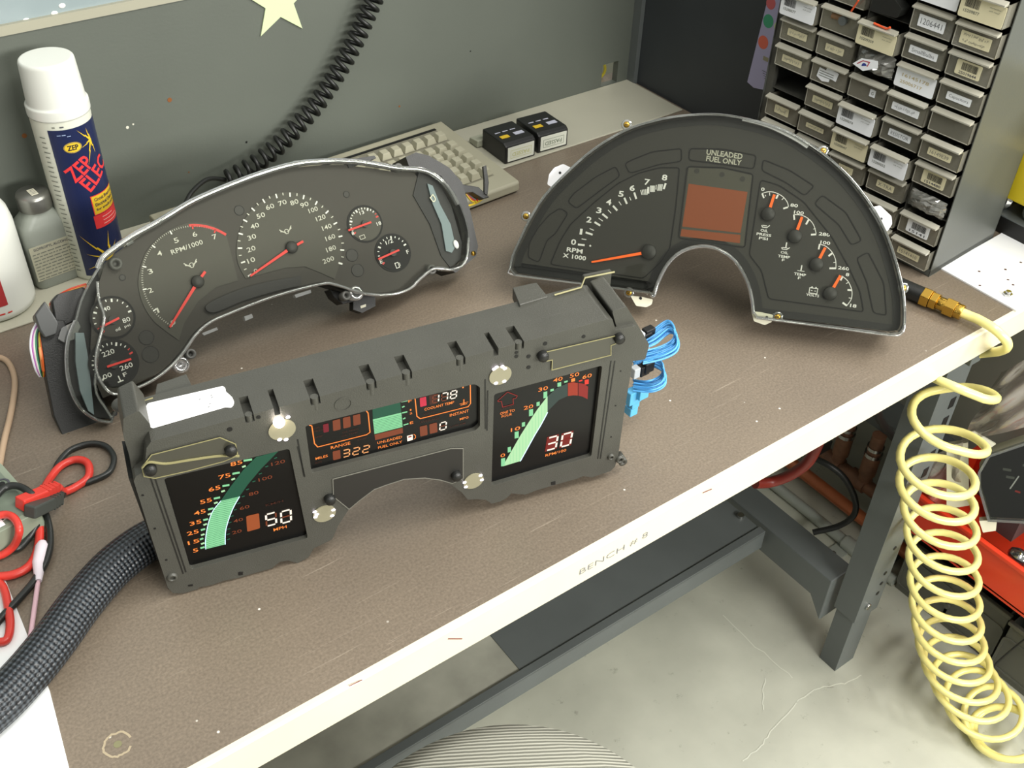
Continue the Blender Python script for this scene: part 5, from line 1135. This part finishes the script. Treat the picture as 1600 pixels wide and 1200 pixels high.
for q in boxes: b.line(fillet(tr(E_, q, FZ), .004), .0013, FZ + .0001, FZ + .0006, FD, closed=True)
def te(s, p, h, wd=None, m=WHT, bold=.022): a = E_(*p, FZ); b.text(s, a[0], a[1], h, m, z=FZ + .0003, width=wd, bold=bold)
for s, p in zip('012345678', ((465, 873), (512, 808), (562, 733), (624, 675), (685, 623), (762, 572), (832, 535), (925, 498), (1034, 470))): te(s, c3(*p), .0068, .0062 if s != '1' else .003)
te('RPM', c3(472, 925), .0052, .019); te('X 1000', c3(470, 965), .0052, .028)
def tk(pa, pb, w_, m=WHT): b.line([E_(*pa, FZ), E_(*pb, FZ)], w_, FZ + .0003, FZ + .0003, m)
for pa, pb in (((492, 888), (534, 893)), ((540, 812), (584, 827)), ((596, 748), (632, 770)), ((645, 697), (678, 724)), ((711, 646), (738, 676)), ((782, 596), (798, 634)), ((844, 563), (857, 604)), ((932, 528), (932, 570)), ((1041, 505), (1028, 542))): tk(c3(*pa), c3(*pb), .0022)
for pa, pb in (((515, 853), (545, 858)), ((565, 788), (592, 800)), ((622, 724), (648, 742)), ((680, 672), (700, 693)), ((748, 620), (763, 642)), ((815, 592), (824, 612)), ((982, 515), (980, 545))): tk(c3(*pa), c3(*pb), .0009)
for k in range(5): tk(c3(884 + 10 * k, 548 - 2 * k), c3(892 + 8 * k, 578), .0009)
for k in range(5): tk(c3(946 + 6 * k, 520), c3(946 + 6 * k, 560), .0009); 
for k in range(4): tk(c3(996 + 8 * k, 512), c3(990 + 8 * k, 552), .0010)
a = E_(*c3(569, 896), FZ); b.poly(circ(*a, .0012, 8), FZ + .0003, FZ + .0003, WHT)
te('UNLEADED', (1132, 241), .0062, .0410, mat('grey_print', '#b9b8a6', .6)); te('FUEL ONLY', (1131, 251), .0062, .040, mat('grey_print'))
def tk4(pa, pb, w_): tk(c4(*pa), c4(*pb), w_)
def arc4(pix, w_): b.line(smooth(E_, [c4(*p) for p in pix], 4, FZ), w_, FZ + .0003, FZ + .0003, WHT)
arc4([(403, 372), (440, 362), (480, 368), (520, 390), (545, 420), (553, 448)], .0008); arc4([(583, 492), (625, 495), (665, 515), (695, 550), (710, 600)], .0008); arc4([(728, 660), (765, 672), (800, 705), (820, 750), (822, 800)], .0008); arc4([(855, 840), (890, 870), (912, 920), (910, 970), (885, 1008)], .0008)
for pa, pb, w_ in (((403, 372), (413, 398), .0018), ((493, 380), (482, 402), .0020), ((523, 458), (550, 450), .0018), ((583, 492), (586, 522), .0018), ((668, 520), (652, 548), .0020), ((680, 606), (710, 604), .0020), ((730, 660), (724, 690), .0018), ((803, 710), (780, 728), .0020), ((785, 797), (822, 797), .0020), ((862, 842), (848, 866), .0018), ((888, 920), (912, 922), .0020), ((860, 992), (885, 1010), .0020), ((420, 380), (424, 388), .0008), ((445, 366), (446, 384), .0008), ((515, 408), (525, 398), .0008), ((694, 575), (706, 570), .0008), ((808, 765), (820, 763), .0008), ((880, 885), (890, 878), .0008), ((895, 965), (910, 967), .0008)): tk4(pa, pb, w_)
for s, p, w_ in (('0', (407, 348), .004), ('80', (585, 440), .0085), ('100', (612, 481), .011), ('280', (757, 604), .0125), ('100', (762, 652), .011), ('260', (866, 797), .0125), ('8', (888, 833), .004), ('18', (921, 1010), .0072)): te(s, c4(*p), .0038, w_)
for s, p, w_ in (('OIL', (415, 583), .0085), ('PRESS', (413, 606), .0165), ('PSI', (410, 628), .010), ('OIL', (530, 708), .0085), ('TEMP', (527, 731), .0135), ('F', (523, 750), .003), ('TEMP', (618, 832), .0135), ('F', (614, 852), .003), ('VOLTS', (690, 950), .0145)): te(s, c4(*p), .0030, w_, bold=.02)
for x, y in ((420, 560), (533, 685)):      # oil can symbols
    a = E_(*c4(x, y), FZ); b.line([(a[0] - .004, a[1] + .001), (a[0] - .003, a[1] - .001), (a[0] + .002, a[1] - .001), (a[0] + .005, a[1] + .002)], .0009, FZ + .0003, FZ + .0003, WHT); b.line([(a[0] - .003, a[1] + .001), (a[0] + .002, a[1] + .001)], .0008, FZ + .0003, FZ + .0003, WHT)
for x, y in ((540, 665), (626, 795)): a = E_(*c4(x, y), FZ); b.line([(a[0], a[1] - .003), (a[0], a[1] + .003)], .0014, FZ + .0003, FZ + .0003, WHT); b.line([(a[0] - .004, a[1] - .0035), (a[0] + .004, a[1] - .0035)], .0006, FZ + .0003, FZ + .0003, WHT)
a = E_(*c4(694, 925), FZ); b.line(rect(a[0] - .0045, a[1] - .003, a[0] + .0045, a[1] + .003), .0008, FZ + .0003, FZ + .0003, WHT, closed=True); b.line([(a[0] - .003, a[1]), (a[0] - .001, a[1])], .0007, FZ + .0003, FZ + .0003, WHT); b.line([(a[0] + .001, a[1]), (a[0] + .003, a[1])], .0007, FZ + .0003, FZ + .0003, WHT); b.line([(a[0] - .003, a[1] + .004), (a[0] - .0015, a[1] + .004)], .0015, FZ + .0003, FZ + .0003, WHT); b.line([(a[0] + .0015, a[1] + .004), (a[0] + .003, a[1] + .004)], .0015, FZ + .0003, FZ + .0003, WHT)
b.build('dial_panel', ec)
b = MB(); LCD = mat('lcd_orange', '#8a4620', .45); LCDG = mat('lcd_olive', '#47463a', .5); b.poly(tr(E_, [(1076, 262), (1130, 264), (1175, 274), (1162, 384), (1063, 370)], FZ), FZ + .0002, FZ + .0004, LCDG)
b.poly(tr(E_, [(1076, 287), (1168, 300), (1157, 364), (1066, 354)], FZ), FZ + .0004, FZ + .0006, LCD); b.poly(tr(E_, [(1065, 358), (1157, 367), (1156, 380), (1063, 369)], FZ), FZ + .0004, FZ + .0006, LCD)
for x, y in (c4(32, 245), c4(175, 265), c4(292, 290)): a = E_(x, y, FZ); b.cyl(a[0], a[1], FZ + .0004, FZ + .0008, .003, FM, 12)
b.build('odometer_screen', ec, label='unlit orange display window')
NEED = mat('needle_orange', '#ff6a22', .4, emit=.35)
def hub(P, par, c, tip, r, m, w0, w1, zb, hubm):
    a = P(*c, zb + .004); t2 = P(*tip, zb + .004); bb = MB(); bb.lathe([(r, zb), (r, zb + .0045), (r * .9, zb + .0055), (0, zb + .0055)], hubm, 24, T=Matrix.Translation((a[0], a[1], 0))); h_ = bb.build('hub', par)
    d_ = (Vector(t2) - Vector(a)); n_ = Vector((-d_.y, d_.x)).normalized(); s_ = Vector(a) + d_.normalized() * r * .9
    bb = MB(); bb.poly([tuple(s_ + n_ * w0), tuple(Vector(t2) + n_ * w1), tuple(Vector(t2) - n_ * w1), tuple(s_ - n_ * w0)], zb + .003, zb + .0042, m); bb.build('needle', par)
HUBM = mat('hub_grey', '#2d2d29', .5)
hub(E_, ec, c3(935, 935), c3(577, 998), .0088, NEED, .0017, .0010, FZ, HUBM)
for c_, t2_ in (((437, 488), (473, 378)), ((590, 615), (630, 505)), ((712, 775), (762, 680)), ((790, 940), (848, 838))): hub(E_, ec, c4(*c_), c4(*t2_), .0078, NEED, .0016, .0014, FZ, HUBM)
CLR = clear('lens_clear_low', '#f4f5f2', base=.0, rough=.03, fres=.55); RIM = clear('clear_rim')
b = MB(); b.poly(EO, -.014, .0055, RIM, holes=[inset(EO, .0022)]); b.poly(EO, .0045, .0055, CLR); b.build('lens', ec, bevel=0)
RIM2 = clear('clear_rim_bright', '#ffffff', base=.42, rough=.06, body=.12, bodycol='#f4f6f6', fres=1.2)
b = MB(); b.tube([(p[0], p[1], .001) for p in smooth(E_, [(1177, 490)] + cut + [(1018, 460)], 4)], .0022, RIM2, 10); b.build('lens_rim', ec, label='glossy clear rim bead')
b = MB(); b.tube([(p[0], p[1] - .0005, .002) for p in smooth(E_, arc[:-1] + [(1408, 520), (1390, 523), (1300, 511), (1182, 496)], 3)], .0014, RIM2, 8); b.build('lens_rim', ec, label='glossy clear rim bead')
b = MB(); b.tube([(p[0], p[1], .002) for p in smooth(E_, [(797, 421), (803, 430), (900, 442), (1014, 457)], 3)], .0014, RIM2, 8); b.build('lens_rim', ec, label='glossy clear rim bead')
# bright tabs and screws
def feat(P, par, name, pix, z0, z1, m, **k): bb = MB(); bb.poly(fillet(tr(P, pix, z1), .0015, 3), z0, z1, m); return bb.build(name, par, **k)
TABW = mat('tab_white', '#f2f2f4', .3)
for pix, hl in (([(855, 288), (858, 272), (866, 262), (880, 256), (892, 262), (884, 272), (866, 295)], (875, 270)), ([(1357, 325), (1375, 321), (1393, 338), (1394, 350), (1386, 362), (1374, 352)], (1377, 342))):
    t = feat(E_, ec, 'mounting_tab', pix, -.016, -.012, TABW, label='white mounting tab'); a = E_(*hl, -.012); b = MB(); b.cyl(a[0], a[1], -.0119, -.0117, .0016, DEEP, 10); b.build('hole', t)
for pix, hl in (([(985, 462), (1004, 464), (1020, 468), (1018, 476), (1010, 480), (994, 478)], (1001, 466)), ([(1174, 486), (1190, 488), (1208, 492), (1206, 503), (1195, 508), (1178, 502)], (1198, 496))):
    t = feat(E_, ec, 'mounting_tab', pix, -.010, -.006, CREAM, label='cream mounting foot'); a = E_(*hl, -.006); b = MB(); b.cyl(a[0], a[1], -.0059, -.0056, .0018, DEEP, 10); b.build('hole', t)
for x, y in ((979, 195), (1286, 236), (822, 338), (1411, 450), (983, 457), (1215, 495)):
    a = E_(x, y, -.008); b = MB(); b.lathe([(.0062, -.014), (.0062, -.007), (.0042, -.007)], RIM, 18, T=Matrix.Translation((a[0], a[1], 0))); bs = b.build('screw_boss', ec)
    b = MB(); b.lathe([(.0036, -.0072), (.0036, -.0058), (.0022, -.0050), (0, -.0050)], BRASS, 14, T=Matrix.Translation((a[0], a[1], 0))); b.box(a[0] - .0018, a[0] + .0018, a[1] - .0003, a[1] + .0003, -.0051, -.0048, DEEP); b.build('screw', bs)
b = MB(); b.line(smooth(E_, [(1160, 186), (1200, 197), (1240, 216), (1262, 230)], 4, -.004), .004, -.008, .0, TABW); b.build('rim_clip', ec)

# ================================================================== winged analogue cluster (left)
s_ = .975; o5 = CAM_POS + (Vector((.363, .4243, .01)) - CAM_POS) * s_; G = Plane(tuple(o5), -2.5, 36, 3)
g2 = lambda a, b_: (a / 4, 250 + b_ / 4); g5 = lambda a, b_: (350 + a / 4, 200 + b_ / 4); g3 = lambda a, b_: (a / 4, 500 + b_ / 4); g6 = lambda a, b_: (150 + a / 4, 450 + b_ / 4)
gc = thing('winged_gauge_cluster', 'wide analogue gauge cluster with red needles and clear winged lens, left side of bench', 'gauge cluster', matrix=G.matrix())
go = [(175, 661), (150, 656), (125, 638), (108, 602), (103, 560), (107, 525), (117, 500), (125, 470), (138, 442), (153, 418), (160, 402), (175, 389), (207, 367), (240, 349), (265, 333), (300, 312), (350, 290), (400, 271), (450, 256), (490, 250), (540, 250), (575, 252), (622, 260), (655, 262), (678, 270), (700, 290), (720, 322), (732, 360), (731, 398), (722, 416), (710, 423), (690, 420), (675, 421), (655, 437), (640, 452), (612, 461), (570, 460), (525, 446), (500, 445), (425, 465), (350, 494), (326, 506), (306, 524), (285, 554), (262, 578), (235, 597), (205, 610), (178, 622)]
GO = smooth(G, go, 2)[:-1]; GB = inset(GO, .0025)
GFM = mat('cluster_face_brown', '#37332c', .6)
FZ = -.010
core = [(163, 622), (150, 590), (143, 540), (150, 470), (163, 420), (180, 396), (240, 354), (300, 317), (400, 276), (460, 260), (540, 255), (620, 266), (652, 268), (676, 300), (700, 340), (718, 380), (722, 405), (705, 418), (675, 418), (640, 448), (612, 456), (570, 455), (525, 441), (500, 440), (425, 460), (350, 488), (326, 500), (304, 520), (285, 548), (258, 575), (232, 592), (200, 606)]
GCo = smooth(G, core, 2)[:-1]
b = MB(); b.poly(GCo, lambda x, y: -min(.06, G.down(x, y)), FZ - .004, BLK); b.build('housing', gc)
b = MB(); b.poly(GCo, FZ - .004, FZ, GFM)
GRP = mat('gauge_print', '#d4d3c6', .6); GRD = mat('gauge_red', '#d83a34', .5); DF = mat('dial_face_grey', '#46443b', .6)
def tg(s, p, h, wd=None, m=GRP, bold=.005, z=FZ + .0014): a = G(*p, FZ); b.text(s, a[0], a[1], h, m, z=z, width=wd, bold=bold)
tdial = smooth(G, [(282, 531), (262, 517), (240, 498), (224, 470), (218, 438), (226, 402), (240, 380), (266, 358), (300, 346), (335, 350), (357, 367)], 4) + tr(G, [(375, 437), (340, 448), (312, 470), (290, 505)])
sdial = smooth(G, [(387, 434), (375, 410), (373, 380), (383, 345), (405, 318), (435, 301), (465, 299), (498, 312), (522, 335), (535, 365), (538, 395), (527, 435)], 4) + tr(G, [(505, 425), (480, 415), (450, 417), (420, 425)])
b.poly(tdial, FZ + .0003, FZ + .0010, DF); b.poly(sdial, FZ + .0003, FZ + .0010, DF)
cS, rS = G(456, 386, FZ), .0573 * s_; cT = G(309, 437, FZ); rT = .0585 * s_
def angp(c, p): q = G(*p, FZ); return math.degrees(math.atan2(q[1] - c[1], q[0] - c[0]))
def tick(c, r0, r1, a, w_, m, z=FZ + .0014): ca, sa = math.cos(math.radians(a)), math.sin(math.radians(a)); b.line([(c[0] + r0 * ca, c[1] + r0 * sa), (c[0] + r1 * ca, c[1] + r1 * sa)], w_, z, z, m)
def rad(c, p): q = G(*p, FZ); return math.hypot(q[0] - c[0], q[1] - c[1])
a0 = angp(cS, (387, 432)) % 360; a1 = angp(cS, (529, 411)); rS = (rad(cS, (374, 400)) + rad(cS, (457, 301)) + rad(cS, (532, 367))) / 3
for k in range(16):
    a = a0 + (a1 - a0) * k / 15; tick(cS, rS * .93, rS * 1.01, a, .0016 if k < 15 else .0020, WHT)
    if k < 15: tick(cS, rS * .96, rS * 1.01, a + (a1 - a0) / 30, .0010, GRP)
a0 = angp(cT, (265, 515)) % 360; a1 = angp(cT, (337, 357)); rT = (rad(cT, (222, 456)) + rad(cT, (269, 366)) + rad(cT, (236, 490))) / 3
for k in range(8):
    a = a0 + (a1 - a0) * k / 7; tick(cT, rT * .93, rT * 1.0, a, .0014, WHT if k < 6 else GRD)
    if k < 7:
        for j in range(1, 10): tick(cT, rT * .97, rT * 1.0, a + (a1 - a0) * j / 70, .0005, GRP)
aa = [a0 + (a1 - a0) * (5.85 + 1.65 * k / 14) / 7 for k in range(15)]; b.line([(cT[0] + rT * 1.0 * math.cos(math.radians(a)), cT[1] + rT * 1.0 * math.sin(math.radians(a))) for a in aa], .0028, FZ + .0014, FZ + .0014, GRD)
for s, p, w_ in (('0', (197, 895), .0048), ('10', (168, 827), .0095), ('20', (168, 757), .0105), ('30', (172, 683), .0105), ('40', (190, 613), .0105), ('50', (228, 548), .0105), ('60', (285, 493), .0105), ('70', (363, 468), .0105), ('80', (437, 465), .0105), ('90', (500, 480), .0105), ('100', (555, 512), .0120), ('120', (602, 562), .0125), ('140', (640, 620), .0125), ('160', (662, 685), .0128), ('180', (667, 755), .0128), ('200', (650, 825), .0150)): tg(s, g5(*p), .0052, w_ * .92)
for s, p in (('0', (1080, 1015)), ('1', (985, 940)), ('2', (938, 815)), ('3', (938, 697)), ('4', (995, 585)), ('5', (1100, 503)), ('6', (1215, 465)), ('7', (1340, 480))): tg(s, g2(*p), .0052, .0050 if s != '1' else .002)
tg('RPM/1000', g2(1167, 545), .0050, .0350)
def flags(p, sc):
    a = G(*p, FZ); z = FZ + .0014
    for s in (-1, 1): b.line([(a[0] + s * .0005, a[1] - .003 * sc), (a[0] + s * .0065 * sc, a[1] + .0035 * sc)], .0009, z, z, GRP); b.line([(a[0] + s * .001, a[1] - .001 * sc), (a[0] + s * .0060 * sc, a[1] + .0015 * sc)], .0012, z, z, GRP)
    b.line(circ(a[0], a[1] - .0005, .0022 * sc, 14), .0006, z, z, GRP, closed=True)
flags(g2(1195, 655), 1.1); flags(g5(388, 645), 1.1)
def small(c, edge, face_, ticks, nums, reds):
    cc = G(*c, FZ); r = edge * s_; b.poly(circ(cc[0], cc[1], r * 1.12, 40), FZ + .0003, FZ + .0008, FD); b.poly(circ(cc[0], cc[1], r, 40), FZ + .0008, FZ + .0012, face_)
    A0, A1, n = ticks
    for k in range(n + 1): tick(cc, r * (.80 if k % 4 == 0 else .86), r * .97, A0 + (A1 - A0) * k / n, .0018 if k % 4 == 0 else .0010, WHT if not (k in reds) else GRD)
    for s, p, w_, h_ in nums: tg(s, p, h_, w_, WHT, z=FZ + .0016)
small(g5(880, 600), .0198, DF, (200, 10, 16), [('13', g5(858, 530), .0055, .0040), ('18', g5(965, 598), .0055, .0040), ('8', g5(803, 660), .003, .0036)], (15, 16, 0))
small(g5(1055, 780), .0205, FD, (205, 12, 12), [('1/2', g5(1030, 712), .0095, .0045), ('F', g5(1145, 775), .0032, .0045), ('E', g5(980, 835), .0035, .0045)], (0, 1))
small(g2(705, 985), .0205, GFM, (215, 0, 12), [('40', g2(665, 930), .007, .0042), ('80', g2(788, 1000), .0078, .0048), ('psi', g2(795, 1038), .006, .0034), ('oil', g2(735, 1058), .005, .0034)], (0, 1))
small(g3(712, 270), .0228, FD, (215, 10, 16), [('220', g3(675, 205), .0125, .0052), ('260', g3(788, 290), .0130, .0052), ('100', g3(660, 352), .0120, .0048), ('F', g3(780, 340), .004, .0040)], (15, 16))
a = G(*g3(748, 372), FZ); b.line([(a[0] - .003, a[1] - .002), (a[0] + .003, a[1] - .002)], .0012, FZ + .0016, FZ + .0016, WHT); b.line([(a[0], a[1] - .002), (a[0], a[1] + .004)], .0012, FZ + .0016, FZ + .0016, WHT)
a = G(*g5(862, 683), FZ); b.line(rect(a[0] - .003, a[1] - .002, a[0] + .003, a[1] + .002), .0006, FZ + .0016, FZ + .0016, GRP, closed=True)
a = G(*g5(1082, 858), FZ); b.line(rect(a[0] - .0025, a[1] - .003, a[0] + .0015, a[1] + .003), .0008, FZ + .0016, FZ + .0016, WHT, closed=True); b.line([(a[0] + .003, a[1] + .002), (a[0] + .003, a[1] - .002)], .0006, FZ + .0016, FZ + .0016, WHT)
for p, r in ((g5(95, 515), .0052), (g5(800, 795), .0070), (g5(835, 890), .0072), (g3(915, 110), .0075), (g3(940, 215), .0085), (g2(765, 735), .003), (g5(765, 415), .0035)): a = G(*p, FZ); b.poly(circ(a[0], a[1], r, 24), FZ + .0002, FZ + .0004, mat('telltale', '#2d2b26', .5)); b.line(circ(a[0], a[1], r, 24), .0005, FZ + .0004, FZ + .0006, FD, closed=True)
b.build('dial_panel', gc)
# lower visor band under the dials
b = MB(); band = smooth(G, [(470, 446), (430, 455), (380, 470), (335, 488), (322, 478), (350, 462), (395, 446), (440, 436), (478, 430)], 4, -.004); b.poly(band[:-1], FZ + .0005, FZ + .005, mat('visor_black', '#211f1c', .5)); b.build('visor', gc, bevel=.001)
NR = mat('needle_red', '#e0352c', .4, emit=.12)
hub(G, gc, g5(425, 745), g5(165, 925), .0068, NR, .0016, .0010, FZ, HUBM); hub(G, gc, g2(1237, 760), g2(1062, 1045), .0068, NR, .0016, .0010, FZ, HUBM)
def needle(p, q, w_): bb = MB(); bb.line([G(*p, FZ + .005), G(*q, FZ + .005)], w_, FZ + .0042, FZ + .0052, NR); bb.build('needle', gc)
needle(g5(495, 708), g5(425, 748), .0026); needle(g2(1283, 697), g2(1237, 760), .0028)
for c_, p, q in ((g5(880, 600), g5(920, 588), g5(778, 640)), (g5(1055, 780), g5(1095, 762), g5(965, 820)), (g2(705, 1000), g2(745, 987), g2(630, 1045)), (g3(712, 278), g3(670, 292), g3(820, 243))):
    a = G(*c_, FZ + .002); bb = MB(); bb.cyl(a[0], a[1], FZ + .0012, FZ + .004, .0042, HUBM, 14); bb.build('hub', gc); needle(p, q, .0022)
# wings: tapering side windows
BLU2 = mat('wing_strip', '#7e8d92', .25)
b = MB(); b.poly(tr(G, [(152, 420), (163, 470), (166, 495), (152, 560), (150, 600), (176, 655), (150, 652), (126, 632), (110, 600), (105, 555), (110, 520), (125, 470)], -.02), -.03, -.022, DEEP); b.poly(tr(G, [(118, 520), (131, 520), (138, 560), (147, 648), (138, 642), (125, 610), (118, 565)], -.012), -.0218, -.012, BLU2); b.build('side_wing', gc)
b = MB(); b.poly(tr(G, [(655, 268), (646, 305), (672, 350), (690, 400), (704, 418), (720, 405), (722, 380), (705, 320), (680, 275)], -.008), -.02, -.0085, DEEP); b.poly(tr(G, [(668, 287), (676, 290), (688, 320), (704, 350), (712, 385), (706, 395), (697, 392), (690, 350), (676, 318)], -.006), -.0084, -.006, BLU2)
a = G(712, 382, -.006); b.sphere((a[0], a[1], -.005), .0035, TABW, 6, sc=(1, 1.6, .4)); b.line(smooth(G, [(679, 303), (683, 310), (680, 314), (675, 308)], 4), .0012, -.0055, -.005, CREAM, closed=True); b.build('side_wing', gc)
b = MB(); RIM2 = clear('clear_rim_bright', '#ffffff', base=.42, rough=.06, body=.12, bodycol='#f4f6f6', fres=1.2)
b.poly(GO, -.016, .002, RIM, holes=[inset(GO, .0020)]); b.poly(GO, .001, .002, CLR)
b.build('lens', gc)
toprim = smooth(G, [(153, 418), (160, 402), (175, 389), (207, 367), (240, 349), (265, 334), (300, 313), (350, 291), (400, 272), (450, 257), (490, 251), (540, 250), (575, 253), (622, 261), (655, 263), (678, 271), (700, 291), (716, 318)], 5)
b = MB(); P3 = [(p[0], p[1] - .001, -.002) for p in toprim]; b.tube(P3, .0034, RIM2, 12); b.build('lens_rim', gc, label='glossy clear rim bead')
botrim = smooth(G, [(732, 372), (730, 400), (722, 415), (706, 421), (690, 420), (675, 421), (655, 437), (640, 451), (612, 460), (570, 459), (525, 445), (500, 444), (425, 464), (350, 493), (326, 505), (306, 523), (285, 553), (262, 577), (235, 596), (205, 609), (178, 616), (160, 600), (150, 575), (152, 545), (163, 498), (155, 470), (152, 440)], 4)
b = MB(); b.tube([(p[0], p[1], .0) for p in botrim], .0018, RIM2, 10); b.build('lens_rim', gc, label='glossy clear rim bead')
b = MB(); b.tube([(p[0], p[1], -.008) for p in smooth(G, [(163, 498), (150, 600), (168, 640), (175, 652), (172, 660), (150, 655), (126, 637), (109, 602), (104, 560), (108, 525), (118, 500)], 4)], .0016, RIM2, 8); b.build('lens_rim', gc)
for x, y, r in ((181, 412, .0066), (622, 262, .0050), (541, 462, .0055), (674, 421, .0058), (556, 458, .0085), (283, 570, .0085), (298, 553, .0055)):
    a = G(x, y, -.004); b = MB(); b.lathe([(r, -.016), (r, -.002), (r * .5, -.002), (r * .5, -.008), (0, -.008)], DGP if r < .008 else RIM2, 18, T=Matrix.Translation((a[0], a[1], 0))); b.build('screw_boss', gc)
# clips along edges
b = MB()
for pix in ([(300, 309), (322, 300), (326, 303), (303, 313)], [(460, 250), (485, 248), (486, 252), (461, 254)], [(462, 460), (487, 452), (488, 457), (464, 465)], [(317, 520), (340, 511), (342, 515), (320, 524)], [(383, 494), (395, 490), (397, 496), (385, 501)], [(205, 367), (210, 378), (200, 384), (196, 374)]): b = MB(); b.poly(tr(G, pix), -.012, -.004, RIM); b.build('edge_clip', gc)
b = MB(); b.poly(tr(G, [(541, 250), (585, 243), (588, 247), (545, 262)], -.008), -.02, -.008, BLK); b.build('latch', gc)
b = MB(); b.poly(tr(G, [(552, 462), (586, 462), (587, 478), (566, 489), (552, 484)], -.02), -.034, -.02, BLK); b.poly(tr(G, [(563, 478), (572, 475), (572, 479), (564, 482)], -.0195), -.0199, -.0195, CREAM); b.build('lower_tab', gc, bevel=.001)
b = MB(); b.poly(tr(G, [(515, 452), (560, 462), (560, 470), (535, 475), (522, 465)], -.018), -.04, -.018, BLK); b.build('lower_bracket', gc, bevel=.001)
# ---- end modules
def solid(par, name, pix, z0, z1, m, bev=.001, dn=None, **k):
    bb = MB(); q = tr(G, pix, z1 if dn is None else dn); zf = (lambda x, y: max(z0, z1 - max(.002, G.down(x, y) + z1))) ; bb.poly(q, zf, z1, m); return bb.build(name, par, bevel=bev, **k)
solid(gc, 'end_module', [(62, 520), (66, 500), (100, 500), (112, 530), (118, 600), (140, 640), (165, 660), (184, 640), (182, 662), (112, 690), (98, 682), (84, 650), (72, 590)], -.055, -.024, BLK, .003)
b = MB(); a = G(109, 683, -.023); b.lathe([(.0042, 0), (.0042, .0015), (.002, .0028), (0, .0028)], BRASS, 14, T=Matrix.Translation((a[0], a[1], -.024))); b.build('screw', gc)
solid(gc, 'connector_block', [(80, 470), (88, 460), (130, 448), (142, 455), (128, 470), (120, 500), (95, 512), (85, 500)], -.06, -.030, BLK, .002)
solid(gc, 'connector_block', [(54, 492), (70, 470), (92, 505), (88, 522), (70, 528), (62, 516)], -.05, -.012, mat('connector_grey', '#3c3e3d', .4), .0015)
solid(gc, 'clear_latch', [(96, 512), (122, 500), (128, 510), (118, 530), (100, 536), (90, 530)], -.03, -.018, RIM, .001)
solid(gc, 'end_module', [(634, 245), (650, 238), (670, 243), (702, 262), (722, 285), (735, 330), (747, 385), (744, 400), (712, 426), (700, 420), (726, 410), (734, 395), (728, 345), (712, 310), (690, 275), (672, 266), (655, 262), (640, 262)], -.055, -.012, BLK, .003)
b = MB(); a = G(740, 396, -.011); b.lathe([(.003, 0), (.003, .0012), (0, .002)], BRASS, 12, T=Matrix.Translation((a[0], a[1], -.012))); b.build('screw', gc)
solid(gc, 'circuit_board', [(718, 287), (748, 292), (765, 308), (756, 311), (738, 300), (722, 302)], -.045, -.032, BLK, .001)
solid(gc, 'board_blade', [(755, 260), (760, 258), (764, 285), (762, 305), (757, 302), (757, 280)], -.034, -.030, BLK, .0005)
# wires of the modules
def wires(label, paths, z, r=.0014, lift=0):
    for pts, colr in paths:
        bb = MB(); bb.tube(catmull([(*G(x, y, zz), zz) for x, y, zz in pts], 7), r, mat('wire' + colr, colr, .4), 6); bb.build('wire', gc)
wl_ = []
for k, colr in enumerate(('#e8e8ee', '#b46ab4', '#e8e8e0', '#3f8f6a', '#2a2a2a', '#c9b23a', '#d8642a')):
    d_ = k * 2.6; wl_.append(([(58 + d_, 504 + k, -.028), (50 + d_ * .9, 520, -.026), (48 + d_ * 1.1, 545, -.026), (55 + d_ * .9, 575, -.028), (62 + d_ * .4, 588, -.034)], colr))
wl_ += [([(64, 545, -.024), (66, 560, -.022), (68, 580, -.026)], '#d8642a'), ([(62, 543, -.024), (64, 558, -.022), (67, 578, -.028)], '#e8a060')]
for k, colr in enumerate(('#d8482a', '#e09a3a', '#c9a0b0')): wl_.append(([(78, 476 + 2 * k, -.05), (90, 463 + 2 * k, -.045), (110, 452 + 2 * k, -.04), (135, 444 + 2 * k, -.04)], colr))
wires('', wl_, 0)
wires('', [([(726, 300, -.05), (736, 304 + 3 * k, -.05), (744, 310 + 2 * k, -.048), (752 - 3 * k, 305 + k * 3, -.046)], c_) for k, c_ in enumerate(('#2a2a2a', '#7a7a7a', '#c8302a', '#d8b82a'))] + [([(730, 322, -.05), (742, 318, -.05), (752, 312, -.05), (757, 306, -.048)], '#d8b82a')], 0)

# repeats of a kind share a group
GR = {'boxed_module': 'black modules on the rear strip', 'plastic_bag': 'clear plastic bags', 'gauge_pointer': 'orange needles in the top drawers', 'dark_tote': 'dark totes on the floor',
      'red_test_lead': 'red test leads round the multimeter', 'black_test_lead': 'black test leads round the multimeter', 'braided_cable_sleeve': 'braided sleeves at lower left', 'black_cable': 'black cables under the bench'}
for o in list(C.objects):
    k = o.name.split('.')[0]
    if o.parent is None and k in GR and 'label' in o: o['group'] = GR[k]
